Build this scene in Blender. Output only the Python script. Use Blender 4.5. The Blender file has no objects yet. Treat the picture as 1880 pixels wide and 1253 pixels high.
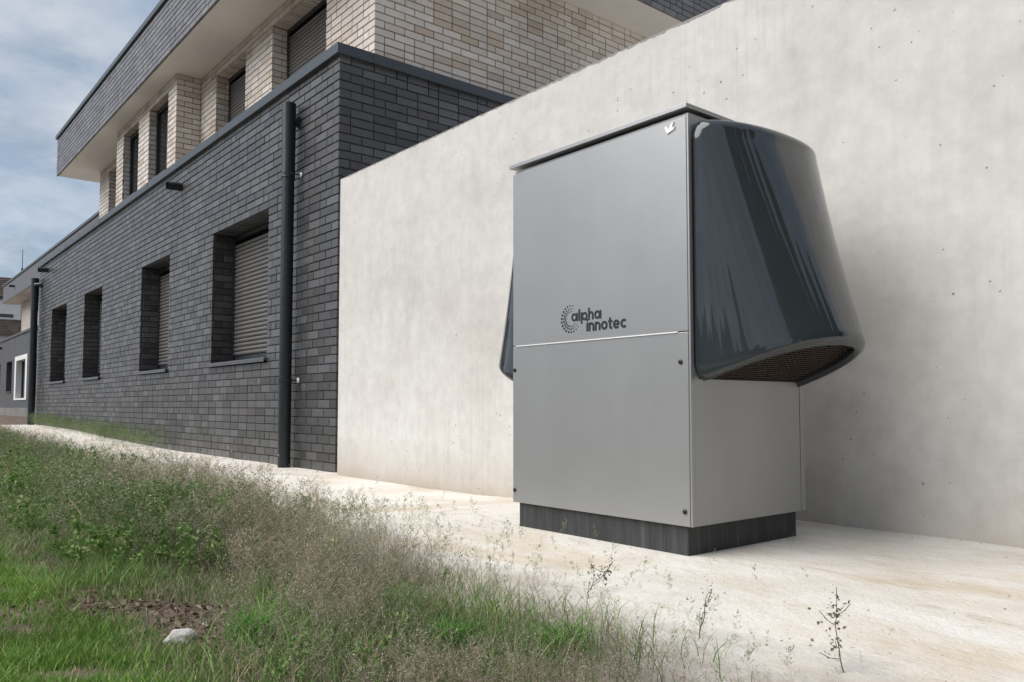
import bpy, bmesh, math, random
import numpy as np
from mathutils import Matrix, Vector

R = math.radians
rng = np.random.default_rng(7)
random.seed(7)
scene = bpy.context.scene
COL = scene.collection

# ------------------------------------------------------------------ camera, sky, sun, exposure
CAM = Vector((6.692, -3.441, 0.61))
cd = bpy.data.cameras.new('camera'); cam = bpy.data.objects.new('camera', cd); COL.objects.link(cam)
cam.location = CAM
cam.rotation_euler = (R(93.0), 0, R(50.4))
cd.sensor_width = 36; cd.lens = 28.18; cd.shift_y = 0.022
cd.clip_start = 0.05; cd.clip_end = 3000
scene.camera = cam
scene.render.resolution_x = 1024; scene.render.resolution_y = 682

SUN_EL, SUN_AZ = R(48), R(203)          # azimuth clockwise from +Y
sun_dir = Vector((math.sin(SUN_AZ) * math.cos(SUN_EL), math.cos(SUN_AZ) * math.cos(SUN_EL), math.sin(SUN_EL)))
w = bpy.data.worlds.new('World'); scene.world = w; w.use_nodes = True
nt = w.node_tree; nt.nodes.clear()
def N(nt, t, **k):
    n = nt.nodes.new(t)
    for a, b in k.items():
        if a.startswith('i_'):
            key = a[2:]
            n.inputs[int(key) if key.isdigit() else key.replace('_', ' ')].default_value = b
        else: setattr(n, a, b)
    return n
sky = N(nt, 'ShaderNodeTexSky', sky_type='NISHITA', sun_disc=False, sun_elevation=SUN_EL, sun_rotation=SUN_AZ)
sky.air_density = 1.0; sky.dust_density = 1.5; sky.ozone_density = 1.5
tc = N(nt, 'ShaderNodeTexCoord')
sep = N(nt, 'ShaderNodeSeparateXYZ')
nt.links.new(tc.outputs['Generated'], sep.inputs[0])
zz = N(nt, 'ShaderNodeMath', operation='MAXIMUM', i_1=0.0); nt.links.new(sep.outputs[2], zz.inputs[0])
za = N(nt, 'ShaderNodeMath', operation='ADD', i_1=0.25); nt.links.new(zz.outputs[0], za.inputs[0])
dv = N(nt, 'ShaderNodeVectorMath', operation='DIVIDE'); nt.links.new(tc.outputs['Generated'], dv.inputs[0])
cmb = N(nt, 'ShaderNodeCombineXYZ', i_Z=1.0); nt.links.new(za.outputs[0], cmb.inputs[0]); nt.links.new(za.outputs[0], cmb.inputs[1])
nt.links.new(cmb.outputs[0], dv.inputs[1])
n1 = N(nt, 'ShaderNodeTexNoise', i_Scale=2.6, i_Detail=8.0, i_Roughness=0.56, i_Distortion=0.35); nt.links.new(dv.outputs[0], n1.inputs['Vector'])
cr = N(nt, 'ShaderNodeValToRGB'); nt.links.new(n1.outputs[0], cr.inputs[0])
cr.color_ramp.elements[0].position = 0.34; cr.color_ramp.elements[0].color = (0.66, 0.66, 0.66, 1)
cr.color_ramp.elements[1].position = 0.60; cr.color_ramp.elements[1].color = (0.97, 0.97, 0.97, 1)
n2 = N(nt, 'ShaderNodeTexNoise', i_Scale=3.4, i_Detail=8.0, i_Roughness=0.58, i_Distortion=0.15); nt.links.new(dv.outputs[0], n2.inputs['Vector'])
cr2 = N(nt, 'ShaderNodeValToRGB'); nt.links.new(n2.outputs[0], cr2.inputs[0])
cr2.color_ramp.elements[0].position = 0.36; cr2.color_ramp.elements[0].color = (2.3, 2.85, 3.6, 1)
cr2.color_ramp.elements[1].position = 0.62; cr2.color_ramp.elements[1].color = (4.3, 4.55, 4.95, 1)
mx = N(nt, 'ShaderNodeMix', data_type='RGBA')
nt.links.new(cr.outputs[0], mx.inputs[0]); nt.links.new(sky.outputs[0], mx.inputs[6]); nt.links.new(cr2.outputs[0], mx.inputs[7])
bg = N(nt, 'ShaderNodeBackground', i_Strength=0.058); nt.links.new(mx.outputs[2], bg.inputs[0])
wo = N(nt, 'ShaderNodeOutputWorld'); nt.links.new(bg.outputs[0], wo.inputs[0])

sl = bpy.data.lights.new('sun', 'SUN'); sl.energy = 1.55; sl.angle = R(56); sl.color = (1.0, 0.965, 0.92)
so = bpy.data.objects.new('sun', sl); COL.objects.link(so)
so.rotation_euler = (-sun_dir).to_track_quat('-Z', 'Y').to_euler()
scene.view_settings.view_transform = 'Standard'; scene.view_settings.look = 'None'
scene.view_settings.exposure = 1.42; scene.view_settings.gamma = 1.0

# ------------------------------------------------------------------ helpers
def tag(o, label=None, cat=None, group=None, kind=None):
    if label: o['label'] = label
    if cat: o['category'] = cat
    if group: o['group'] = group
    if kind: o['kind'] = kind
    return o
LOC = {}                                    # world position of each object's origin
def empty(name, loc):
    o = bpy.data.objects.new(name, None); COL.objects.link(o); o.location = loc
    o.empty_display_size = 0.2; LOC[o.name] = Vector(loc); return o
def base(o): return LOC.get(o.name, Vector((0, 0, 0)))
def link(name, me, parent=None, loc=None):
    o = bpy.data.objects.new(name, me); COL.objects.link(o)
    if loc is not None: o.location = loc; LOC[o.name] = Vector(loc)
    if parent is not None:
        o.parent = parent; o.matrix_parent_inverse = Matrix.Translation(-base(parent))
    return o
class MB:
    """collects vertices and faces in world coordinates"""
    def __init__(s): s.v = []; s.f = []; s.m = []
    def add(s, vs, fs, mi=0):
        b = len(s.v); s.v += [tuple(p) for p in vs]; s.f += [tuple(i + b for i in q) for q in fs]; s.m += [mi] * len(fs); return s
    def box(s, x0, x1, y0, y1, z0, z1, c=0.0, mi=0):
        if c <= 0:
            vs = [(x, y, z) for z in (z0, z1) for y in (y0, y1) for x in (x0, x1)]
            return s.add(vs, [(0, 2, 3, 1), (4, 5, 7, 6), (0, 1, 5, 4), (2, 6, 7, 3), (0, 4, 6, 2), (1, 3, 7, 5)], mi)
        bm = bmesh.new(); bmesh.ops.create_cube(bm, size=1)
        for q in bm.verts: q.co = Vector(((x0 + x1) / 2 + q.co.x * (x1 - x0), (y0 + y1) / 2 + q.co.y * (y1 - y0), (z0 + z1) / 2 + q.co.z * (z1 - z0)))
        bmesh.ops.bevel(bm, geom=bm.edges[:], offset=c, segments=2, profile=0.5, affect='EDGES')
        bm.verts.ensure_lookup_table()
        s.add([q.co[:] for q in bm.verts], [[q.index for q in f.verts] for f in bm.faces], mi); bm.free(); return s
    def tube(s, pts, rad, n=12, caps=True, mi=0):
        pts = [Vector(p) for p in pts]; rads = rad if isinstance(rad, (list, tuple)) else [rad] * len(pts)
        rings = []
        for i, p in enumerate(pts):
            d = (pts[min(i + 1, len(pts) - 1)] - pts[max(i - 1, 0)]).normalized()
            a = Vector((0, 0, 1)) if abs(d.z) < 0.9 else Vector((1, 0, 0))
            u = d.cross(a).normalized(); v = d.cross(u)
            rings.append([p + (u * math.cos(2 * math.pi * k / n) + v * math.sin(2 * math.pi * k / n)) * rads[i] for k in range(n)])
        vs = [q for r in rings for q in r]; fs = []
        for i in range(len(pts) - 1):
            for k in range(n):
                a, b = i * n + k, i * n + (k + 1) % n
                fs.append((a, b, b + n, a + n))
        if caps: fs.append(tuple(range(n))[::-1]); fs.append(tuple((len(pts) - 1) * n + k for k in range(n)))
        return s.add(vs, fs, mi)
    def build(s, name, mats, parent=None, smooth=False, loc=None):
        me = bpy.data.meshes.new(name)
        vs = s.v
        if loc is not None: vs = [(p[0] - loc[0], p[1] - loc[1], p[2] - loc[2]) for p in vs]
        me.from_pydata(vs, [], s.f)
        for m in (mats if isinstance(mats, (list, tuple)) else [mats]): me.materials.append(m)
        if any(s.m): me.polygons.foreach_set('material_index', s.m)
        if smooth:
            bm = bmesh.new(); bm.from_mesh(me); bmesh.ops.recalc_face_normals(bm, faces=bm.faces); bm.to_mesh(me); bm.free()
            for p in me.polygons: p.use_smooth = True
            me.set_sharp_from_angle(angle=R(38))
        me.update()
        return link(name, me, parent, loc)

# ------------------------------------------------------------------ materials
def mat(name):
    m = bpy.data.materials.new(name); m.use_nodes = True
    t = m.node_tree; b = t.nodes['Principled BSDF']; return m, t, b
def L(t, a, b): t.links.new(a, b)
def coords(t, scale=(1, 1, 1), obj=False):
    g = N(t, 'ShaderNodeTexCoord' if obj else 'ShaderNodeNewGeometry')
    mp = N(t, 'ShaderNodeMapping', i_Scale=scale)
    L(t, g.outputs['Object' if obj else 'Position'], mp.inputs[0]); return mp.outputs[0]
def noise(t, vec, scale, detail=5, rough=0.55, dist=0.0):
    n = N(t, 'ShaderNodeTexNoise', i_Scale=scale, i_Detail=detail, i_Roughness=rough, i_Distortion=dist); L(t, vec, n.inputs['Vector']); return n.outputs[0]
def ramp(t, fac, stops):
    r = N(t, 'ShaderNodeValToRGB'); L(t, fac, r.inputs[0]); e = r.color_ramp.elements
    while len(e) < len(stops): e.new(0.5)
    for i, (p, c) in enumerate(stops):
        e[i].position = p; e[i].color = (c if isinstance(c, tuple) else (c, c, c)) + (1,)
    return r.outputs[0]
def mixc(t, fac, a, b, mode='MIX'):
    m = N(t, 'ShaderNodeMix', data_type='RGBA', blend_type=mode)
    if isinstance(fac, float): m.inputs[0].default_value = fac
    else: L(t, fac, m.inputs[0])
    for i, x in ((6, a), (7, b)):
        if isinstance(x, tuple): m.inputs[i].default_value = x + (1,)
        else: L(t, x, m.inputs[i])
    return m.outputs[2]
def bump(t, b, h, strength=0.3, dist=0.01):
    n = N(t, 'ShaderNodeBump', i_Strength=strength, i_Distance=dist); L(t, h, n.inputs['Height']); L(t, n.outputs[0], b.inputs['Normal'])
def math_(t, op, a, b=None):
    m = N(t, 'ShaderNodeMath', operation=op)
    for i, x in enumerate((a, b)):
        if x is None: continue
        if isinstance(x, (int, float)): m.inputs[i].default_value = x
        else: L(t, x, m.inputs[i])
    return m.outputs[0]
def rand_fac(t):
    g = N(t, 'ShaderNodeNewGeometry'); o = N(t, 'ShaderNodeObjectInfo')
    return math_(t, 'FRACT', math_(t, 'ADD', g.outputs['Random Per Island'], o.outputs['Random']))

def m_plain(name, col, rough=0.5, metal=0.0, var=0.12, scale=6.0, bmp=0.05, coat=0.0):
    m, t, b = mat(name); v = coords(t)
    n = noise(t, v, scale, 6, 0.6)
    c = ramp(t, n, [(0.3, tuple(x * (1 - var) for x in col)), (0.7, tuple(x * (1 + var) for x in col))])
    L(t, c, b.inputs['Base Color']); b.inputs['Metallic'].default_value = metal
    L(t, ramp(t, noise(t, v, scale * 5, 4), [(0.3, rough * 0.85), (0.7, min(1, rough * 1.15))]), b.inputs['Roughness'])
    if bmp: bump(t, b, noise(t, v, scale * 12, 4), bmp, 0.004)
    b.inputs['Coat Weight'].default_value = coat; b.inputs['Coat Roughness'].default_value = 0.05
    return m

def m_brick(name, stops, rough=0.55, spec=0.5, streak=0.25):
    m, t, b = mat(name); v = coords(t)
    r = rand_fac(t)
    c = ramp(t, r, stops)
    n = noise(t, v, 22.0, 6, 0.65)
    k = ramp(t, n, [(0.25, 1 - streak), (0.75, 1 + streak)])
    c = mixc(t, 1.0, c, k, 'MULTIPLY')
    big = ramp(t, noise(t, v, 0.9, 3), [(0.3, 0.86), (0.7, 1.12)])
    c = mixc(t, 1.0, c, big, 'MULTIPLY')
    L(t, c, b.inputs['Base Color'])
    L(t, ramp(t, noise(t, v, 40.0, 4), [(0.3, rough - 0.12), (0.7, rough + 0.12)]), b.inputs['Roughness'])
    b.inputs['Specular IOR Level'].default_value = spec
    bump(t, b, noise(t, v, 160.0, 5, 0.7), 0.35, 0.004)
    return m
M = {}
M['dark_brick'] = m_brick('dark clinker', [(0.0, (0.030, 0.029, 0.029)), (0.25, (0.046, 0.045, 0.046)), (0.5, (0.061, 0.061, 0.063)), (0.68, (0.054, 0.049, 0.047)), (0.84, (0.088, 0.090, 0.095)), (1.0, (0.075, 0.070, 0.068))], 0.36, 0.8)
M['beige_brick'] = m_brick('beige clinker', [(0.0, (0.60, 0.535, 0.475)), (0.35, (0.66, 0.60, 0.545)), (0.62, (0.72, 0.67, 0.62)), (0.78, (0.63, 0.57, 0.515)), (0.90, (0.57, 0.49, 0.41)), (0.96, (0.52, 0.43, 0.345)), (1.0, (0.50, 0.44, 0.385))], 0.7, 0.4, 0.10)
M['fascia_brick'] = m_brick('grey fascia tile', [(0.0, (0.12, 0.12, 0.13)), (0.5, (0.155, 0.156, 0.168)), (1.0, (0.19, 0.19, 0.20))], 0.45, 0.5, 0.15)
M['mortar_dark'] = m_plain('dark mortar', (0.040, 0.037, 0.035), 0.9, var=0.2, scale=20, bmp=0.3)
M['mortar_beige'] = m_plain('grey brown mortar', (0.155, 0.132, 0.112), 0.9, var=0.15, scale=20, bmp=0.3)
M['anthracite'] = m_plain('anthracite metal', (0.050, 0.061, 0.069), 0.38, 0.15, 0.08, 3.0, 0.03)
M['pipe'] = m_plain('anthracite pipe', (0.010, 0.015, 0.018), 0.40, 0.0, 0.15, 3.0, 0.03)
M['dark_frame'] = m_plain('dark window frame', (0.020, 0.024, 0.028), 0.4, 0, 0.1, 4)
M['shutter'] = m_plain('grey shutter slat', (0.155, 0.150, 0.143), 0.42, 0.25, 0.08, 4)
M['sill'] = m_plain('aluminium sill', (0.11, 0.11, 0.112), 0.4, 0.3, 0.15, 5)
M['soffit'] = m_plain('white render', (0.82, 0.79, 0.75), 0.9, 0, 0.04, 1.2, 0.15)
M['white_paint'] = m_plain('white paint', (0.70, 0.69, 0.67), 0.6, 0, 0.06, 2)
M['steel'] = m_plain('galvanised steel', (0.55, 0.55, 0.54), 0.35, 0.8, 0.1, 9)
M['black'] = m_plain('interior black', (0.008, 0.008, 0.008), 0.8, 0, 0.1, 3, 0)
M['roof_tile'] = m_plain('brown roof tile', (0.15, 0.115, 0.095), 0.8, 0, 0.35, 1.5, 0.4)
M['concrete_grey'] = m_plain('grey concrete', (0.17, 0.165, 0.155), 0.9, 0, 0.25, 1.5, 0.3)
M['gravel'] = m_plain('pale roof gravel', (0.56, 0.54, 0.50), 0.95, 0, 0.25, 40, 0.5)
M['curtain'] = m_plain('pale curtain', (0.30, 0.29, 0.28), 0.9, 0, 0.2, 4)
M['grille'] = m_plain('dark grille wire', (0.075, 0.055, 0.042), 0.5, 0.4, 0.2, 9)
M['ink'] = m_plain('black print', (0.008, 0.009, 0.011), 0.5, 0, 0.0, 5, 0)
M['badge'] = m_plain('bright badge', (0.80, 0.80, 0.80), 0.3, 0.1, 0.03, 9, 0)
M['screw'] = m_plain('black screw', (0.012, 0.012, 0.014), 0.45, 0.2, 0.1, 60, 0)
M['stone'] = m_plain('pale stone', (0.42, 0.41, 0.39), 0.9, 0, 0.3, 25, 0.5)
M['stick'] = m_plain('dry twig', (0.36, 0.27, 0.16), 0.9, 0, 0.3, 40, 0.3)
M['bark'] = m_plain('bark', (0.07, 0.055, 0.04), 0.95, 0, 0.35, 6, 0.6)

def m_glass():
    m, t, b = mat('window glass'); b.inputs['Base Color'].default_value = (0.012, 0.015, 0.017, 1); b.inputs['Roughness'].default_value = 0.04
    b.inputs['Specular IOR Level'].default_value = 0.7; return m
M['glass'] = m_glass()

def m_brick_far(name, c1, c2, mo):
    m, t, b = mat(name); g = N(t, 'ShaderNodeNewGeometry'); s = N(t, 'ShaderNodeSeparateXYZ'); L(t, g.outputs[0], s.inputs[0])
    cb = N(t, 'ShaderNodeCombineXYZ'); L(t, math_(t, 'ADD', s.outputs[0], s.outputs[1]), cb.inputs[0]); L(t, s.outputs[2], cb.inputs[1])
    br = N(t, 'ShaderNodeTexBrick', i_Scale=1.0, i_Color1=c1 + (1,), i_Color2=c2 + (1,), i_Mortar=mo + (1,), i_Brick_Width=0.25, i_Row_Height=0.0832, i_Mortar_Size=0.006)
    L(t, cb.outputs[0], br.inputs[0]); L(t, br.outputs[0], b.inputs['Base Color']); b.inputs['Roughness'].default_value = 0.6
    bump(t, b, br.outputs[1], -0.4, 0.01); return m
M['far_dark'] = m_brick_far('far dark brick', (0.05, 0.051, 0.056), (0.08, 0.082, 0.09), (0.07, 0.068, 0.065))
M['far_beige'] = m_brick_far('far beige brick', (0.55, 0.49, 0.42), (0.45, 0.39, 0.33), (0.2, 0.17, 0.15))
M['far_fascia'] = m_brick_far('far grey fascia', (0.11, 0.112, 0.125), (0.13, 0.132, 0.145), (0.06, 0.06, 0.065))

def m_concrete():
    m, t, b = mat('pale board concrete'); v = coords(t)
    c = ramp(t, noise(t, v, 1.1, 6, 0.6, 0.3), [(0.28, (0.50, 0.48, 0.45)), (0.45, (0.575, 0.558, 0.53)), (0.55, (0.605, 0.59, 0.565)), (0.72, (0.63, 0.618, 0.60))])
    vs = coords(t, (9, 9, 0.55))
    st = noise(t, vs, 1.6, 6, 0.62)
    c = mixc(t, 1.0, c, ramp(t, st, [(0.30, 0.955), (0.5, 1.0), (0.75, 1.015)]), 'MULTIPLY')
    # brownish run stains in patches
    patch = ramp(t, noise(t, v, 0.75, 3), [(0.50, 0.0), (0.66, 1.0)])
    vs2 = coords(t, (26, 26, 1.1))
    run = ramp(t, noise(t, vs2, 1.5, 4, 0.6), [(0.50, 0.0), (0.68, 1.0)])
    c = mixc(t, math_(t, 'MULTIPLY', math_(t, 'MULTIPLY', patch, run), 0.35), c, (0.40, 0.372, 0.335))
    cl = ramp(t, noise(t, v, 9.0, 6, 0.7), [(0.33, 0.90), (0.65, 1.05)])
    c = mixc(t, 1.0, c, cl, 'MULTIPLY')
    # earth splashed band above the soil line, its upper reach painted-in wall shade
    s = N(t, 'ShaderNodeSeparateXYZ'); L(t, v, s.inputs[0])
    zb = math_(t, 'ADD', s.outputs[2], math_(t, 'MULTIPLY', noise(t, v, 2.3, 6, 0.7), -0.22))
    band = ramp(t, math_(t, 'ADD', zb, 0.2), [(0.08, 0.70), (0.20, 0.32), (0.46, 0.0)])
    c = mixc(t, band, c, (0.33, 0.265, 0.195))
    # lichen and grime along the rough top arris
    tb = math_(t, 'ADD', s.outputs[2], math_(t, 'MULTIPLY', noise(t, v, 11, 6, 0.75), 0.050))
    c = mixc(t, math_(t, 'MULTIPLY', math_(t, 'GREATER_THAN', tb, 2.640), 0.75), c, (0.15, 0.14, 0.13))
    # blow holes
    vo = N(t, 'ShaderNodeTexVoronoi', i_Scale=30.0, feature='F1'); wob = N(t, 'ShaderNodeTexNoise', i_Scale=45.0, i_Detail=3.0); L(t, v, wob.inputs['Vector']); va_ = N(t, 'ShaderNodeVectorMath', operation='MULTIPLY_ADD'); L(t, wob.outputs['Color'], va_.inputs[0]); va_.inputs[1].default_value = (0.018, 0.018, 0.018); L(t, v, va_.inputs[2]); L(t, va_.outputs[0], vo.inputs['Vector'])
    sc = N(t, 'ShaderNodeSeparateColor'); L(t, vo.outputs['Color'], sc.inputs[0])
    thr = math_(t, 'MULTIPLY', math_(t, 'POWER', sc.outputs[0], 5.0), 0.16)
    dens = ramp(t, noise(t, v, 0.8, 3), [(0.40, 0.45), (0.60, 1.25)])
    thr = math_(t, 'MULTIPLY', thr, dens)
    hole = math_(t, 'LESS_THAN', vo.outputs['Distance'], thr)
    c = mixc(t, math_(t, 'MULTIPLY', hole, 0.8), c, (0.16, 0.15, 0.14))
    L(t, c, b.inputs['Base Color']); b.inputs['Roughness'].default_value = 0.82; b.inputs['Specular IOR Level'].default_value = 0.3
    h = math_(t, 'ADD', math_(t, 'MULTIPLY', noise(t, v, 60, 5, 0.6), 0.4), math_(t, 'MULTIPLY', st, 0.5))
    h = math_(t, 'SUBTRACT', h, math_(t, 'MULTIPLY', hole, 1.0))
    bump(t, b, h, 0.16, 0.006); return m
M['concrete'] = m_concrete()

def m_ground():
    m, t, b = mat('cream compacted ground'); v = coords(t)
    c = ramp(t, noise(t, v, 1.3, 7, 0.6, 0.6), [(0.25, (0.49, 0.43, 0.35)), (0.40, (0.62, 0.575, 0.51)), (0.54, (0.69, 0.655, 0.60)), (0.8, (0.73, 0.705, 0.66))])
    va = coords(t, (1.0, 2.6, 1.0))
    och = ramp(t, noise(t, va, 0.9, 6, 0.62, 0.8), [(0.50, 0.0), (0.72, 0.62)])
    c = mixc(t, och, c, (0.50, 0.385, 0.235))
    crk = ramp(t, noise(t, va, 3.2, 8, 0.72, 1.2), [(0.32, 0.65), (0.42, 0.0)])
    c = mixc(t, crk, c, (0.44, 0.36, 0.27))
    speck = ramp(t, noise(t, v, 70, 4, 0.7), [(0.28, 0.78), (0.42, 1.0)])
    c = mixc(t, 1.0, c, speck, 'MULTIPLY')
    # soil under the weeds
    s = N(t, 'ShaderNodeSeparateXYZ'); L(t, v, s.inputs[0])
    edge = math_(t, 'ADD', s.outputs[1], math_(t, 'MULTIPLY', math_(t, 'MAXIMUM', math_(t, 'ADD', s.outputs[0], 0.0), 0.0), 0.115))
    edge = math_(t, 'ADD', edge, math_(t, 'MULTIPLY', noise(t, v, 1.7, 6, 0.65), 0.9))
    fs = ramp(t, math_(t, 'ADD', math_(t, 'MULTIPLY', edge, 0.5), 1.0), [(0.33, 1.0), (0.62, 0.0)])
    soil = ramp(t, noise(t, v, 14, 7, 0.7), [(0.3, (0.055, 0.042, 0.030)), (0.5, (0.12, 0.092, 0.070)), (0.72, (0.235, 0.185, 0.148))])
    fs = math_(t, 'MAXIMUM', fs, ramp(t, math_(t, 'ADD', math_(t, 'MULTIPLY', s.outputs[0], 0.1), 2.5), [(0.92, 1.0), (0.99, 0.0)]))
    c = mixc(t, fs, c, soil)
    L(t, c, b.inputs['Base Color']); b.inputs['Roughness'].default_value = 0.9; b.inputs['Specular IOR Level'].default_value = 0.25
    h = math_(t, 'ADD', noise(t, v, 9, 8, 0.65), math_(t, 'MULTIPLY', noise(t, v, 90, 5, 0.7), 0.3))
    bump(t, b, h, 0.6, 0.025); return m
M['ground'] = m_ground()

def m_panel():
    m, t, b = mat('silver grey coated sheet'); v = coords(t)
    c = ramp(t, noise(t, v, 2.0, 5), [(0.3, (0.345, 0.349, 0.352)), (0.7, (0.365, 0.369, 0.372))])
    dirt = ramp(t, noise(t, coords(t, (5, 5, 0.6)), 1.5, 6, 0.65), [(0.35, 0.975), (0.6, 1.0)])
    c = mixc(t, 1.0, c, dirt, 'MULTIPLY')
    L(t, c, b.inputs['Base Color']); b.inputs['Metallic'].default_value = 0.54
    L(t, ramp(t, noise(t, v, 5, 6, 0.65), [(0.3, 0.345), (0.7, 0.395)]), b.inputs['Roughness'])
    bump(t, b, noise(t, v, 420, 3, 0.6), 0.07, 0.002); return m
M['panel'] = m_panel()
def m_plinth():
    m, t, b = mat('black plinth with lime runs'); v = coords(t, (14, 14, 0.8))
    r = ramp(t, noise(t, v, 2.2, 7, 0.7), [(0.42, (0.020, 0.021, 0.023)), (0.60, (0.042, 0.043, 0.045)), (0.76, (0.105, 0.107, 0.108))])
    L(t, r, b.inputs['Base Color']); b.inputs['Roughness'].default_value = 0.6; bump(t, b, noise(t, coords(t), 120, 4), 0.2, 0.003); return m
M['plinth'] = m_plinth()
def m_hood():
    m, t, b = mat('glossy slate hood'); v = coords(t)
    c = ramp(t, noise(t, v, 3, 5), [(0.3, (0.028, 0.034, 0.039)), (0.7, (0.032, 0.038, 0.043))])
    vo = N(t, 'ShaderNodeTexVoronoi', i_Scale=38.0); L(t, v, vo.inputs['Vector'])
    sc = N(t, 'ShaderNodeSeparateColor'); L(t, vo.outputs['Color'], sc.inputs[0])
    sp = math_(t, 'LESS_THAN', vo.outputs['Distance'], math_(t, 'MULTIPLY', math_(t, 'POWER', sc.outputs[0], 6.0), 0.09))
    c = mixc(t, math_(t, 'MULTIPLY', sp, 0.35), c, (0.25, 0.25, 0.24))
    L(t, c, b.inputs['Base Color']); b.inputs['Roughness'].default_value = 0.05; b.inputs['IOR'].default_value = 1.56
    bump(t, b, noise(t, v, 5, 1), 0.006, 0.01); return m
M['hood'] = m_hood()

def m_leaf(name, stops, trans=0.25, rough=0.6):
    m, t, b = mat(name); r = rand_fac(t); v = coords(t)
    c = ramp(t, r, stops); k = ramp(t, noise(t, v, 2.2, 4), [(0.3, 0.75), (0.7, 1.25)])
    c = mixc(t, 1.0, c, k, 'MULTIPLY')
    L(t, c, b.inputs['Base Color']); b.inputs['Roughness'].default_value = rough; b.inputs['Specular IOR Level'].default_value = 0.3
    tr = N(t, 'ShaderNodeBsdfTranslucent'); L(t, c, tr.inputs[0]); ms = N(t, 'ShaderNodeMixShader', i_0=trans)
    L(t, b.outputs[0], ms.inputs[1]); L(t, tr.outputs[0], ms.inputs[2]); L(t, ms.outputs[0], t.nodes['Material Output'].inputs[0]); return m
M['lawn'] = m_leaf('lawn blades', [(0.0, (0.105, 0.202, 0.035)), (0.5, (0.176, 0.325, 0.060)), (0.85, (0.255, 0.430, 0.088)), (1.0, (0.474, 0.439, 0.211))])
M['lush'] = m_leaf('lush grass', [(0.0, (0.085, 0.169, 0.037)), (0.5, (0.150, 0.281, 0.064)), (0.85, (0.225, 0.365, 0.094)), (1.0, (0.469, 0.431, 0.225))])
M['tuft'] = m_leaf('bright tuft blades', [(0.0, (0.078, 0.217, 0.031)), (1.0, (0.174, 0.401, 0.061))], 0.3)
M['wild'] = m_leaf('wild grass', [(0.0, (0.092, 0.143, 0.047)), (0.45, (0.160, 0.235, 0.080)), (0.7, (0.235, 0.286, 0.126)), (0.85, (0.420, 0.361, 0.235)), (1.0, (0.605, 0.504, 0.370))])
M['dry_stem'] = m_leaf('dry stems', [(0.0, (0.16, 0.135, 0.08)), (0.5, (0.29, 0.25, 0.165)), (1.0, (0.44, 0.38, 0.28))], 0.15)
M['seed'] = m_leaf('dry seed heads', [(0.0, (0.20, 0.165, 0.115)), (0.4, (0.34, 0.295, 0.22)), (0.75, (0.46, 0.405, 0.32)), (1.0, (0.60, 0.54, 0.45))], 0.3)
M['weed_leaf'] = m_leaf('weed leaves', [(0.0, (0.085, 0.139, 0.044)), (0.5, (0.149, 0.236, 0.077)), (0.8, (0.227, 0.295, 0.126)), (1.0, (0.439, 0.389, 0.270))], 0.2)
M['dark_leaf'] = m_leaf('dark stalk leaves', [(0.0, (0.07, 0.075, 0.052)), (1.0, (0.17, 0.17, 0.12))], 0.1)
M['grit'] = m_leaf('grit', [(0.0, (0.16, 0.12, 0.085)), (0.5, (0.36, 0.31, 0.25)), (1.0, (0.58, 0.54, 0.48))], 0.0, 0.9)
M['mulch'] = m_leaf('brown litter', [(0.0, (0.06, 0.038, 0.027)), (0.5, (0.16, 0.10, 0.075)), (0.85, (0.28, 0.19, 0.145)), (1.0, (0.42, 0.33, 0.27))], 0.05, 0.9)
M['tree_leaf'] = m_leaf('tree leaves', [(0.0, (0.020, 0.036, 0.012)), (0.6, (0.045, 0.075, 0.024)), (1.0, (0.075, 0.11, 0.038))], 0.2)

# ------------------------------------------------------------------ ground
def sstep(a, b, x): 
    t = np.clip((x - a) / (b - a), 0, 1); return t * t * (3 - 2 * t)
def gz(x, y):
    x = np.asarray(x, float); y = np.asarray(y, float)
    z = 0.0915 * sstep(2.2, 3.9, x) + 0.16 * sstep(-4.0, -14.0, x)
    lump = 0.010 * np.sin(x * 2.3 + y * 1.1) * np.cos(y * 3.1 - x * 0.7) + 0.005 * np.sin(x * 6.1 - y * 4.3) + 0.003 * np.sin(11 * x + 7 * y)
    near = np.exp(-(((x - 4.48) / 0.95) ** 4 + ((y + 0.85) / 0.75) ** 4))
    z = z + lump * (1 - near) * (0.35 + 0.65 * sstep(-1.3, -1.9, y))
    z = z + 0.035 * sstep(-1.7, -2.6, y) * np.sin(1.3 * x + 0.4) ** 2
    return z
def grid_axis(d0, d1, step, far):
    a = np.arange(d0, d1, step); g = [d0 - 0.2 * 1.35 ** k for k in range(40)]; g = [q for q in g if q > -far]
    hgt = [d1 + 0.2 * 1.35 ** k for k in range(40)]; hgt = [q for q in hgt if q < far]
    return np.concatenate([[-far], g[::-1], a, hgt, [far]])
gx = grid_axis(-6.0, 8.0, 0.05, 900); gy = grid_axis(-4.6, 0.2, 0.05, 900)
XX, YY = np.meshgrid(gx, gy); ZZ = gz(XX, YY)
nx, ny = len(gx), len(gy)
gv = np.stack([XX, YY, ZZ], -1).reshape(-1, 3)
ii = (np.arange(ny - 1)[:, None] * nx + np.arange(nx - 1)[None, :]).ravel()
gf = np.stack([ii, ii + 1, ii + 1 + nx, ii + nx], 1)
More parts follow.
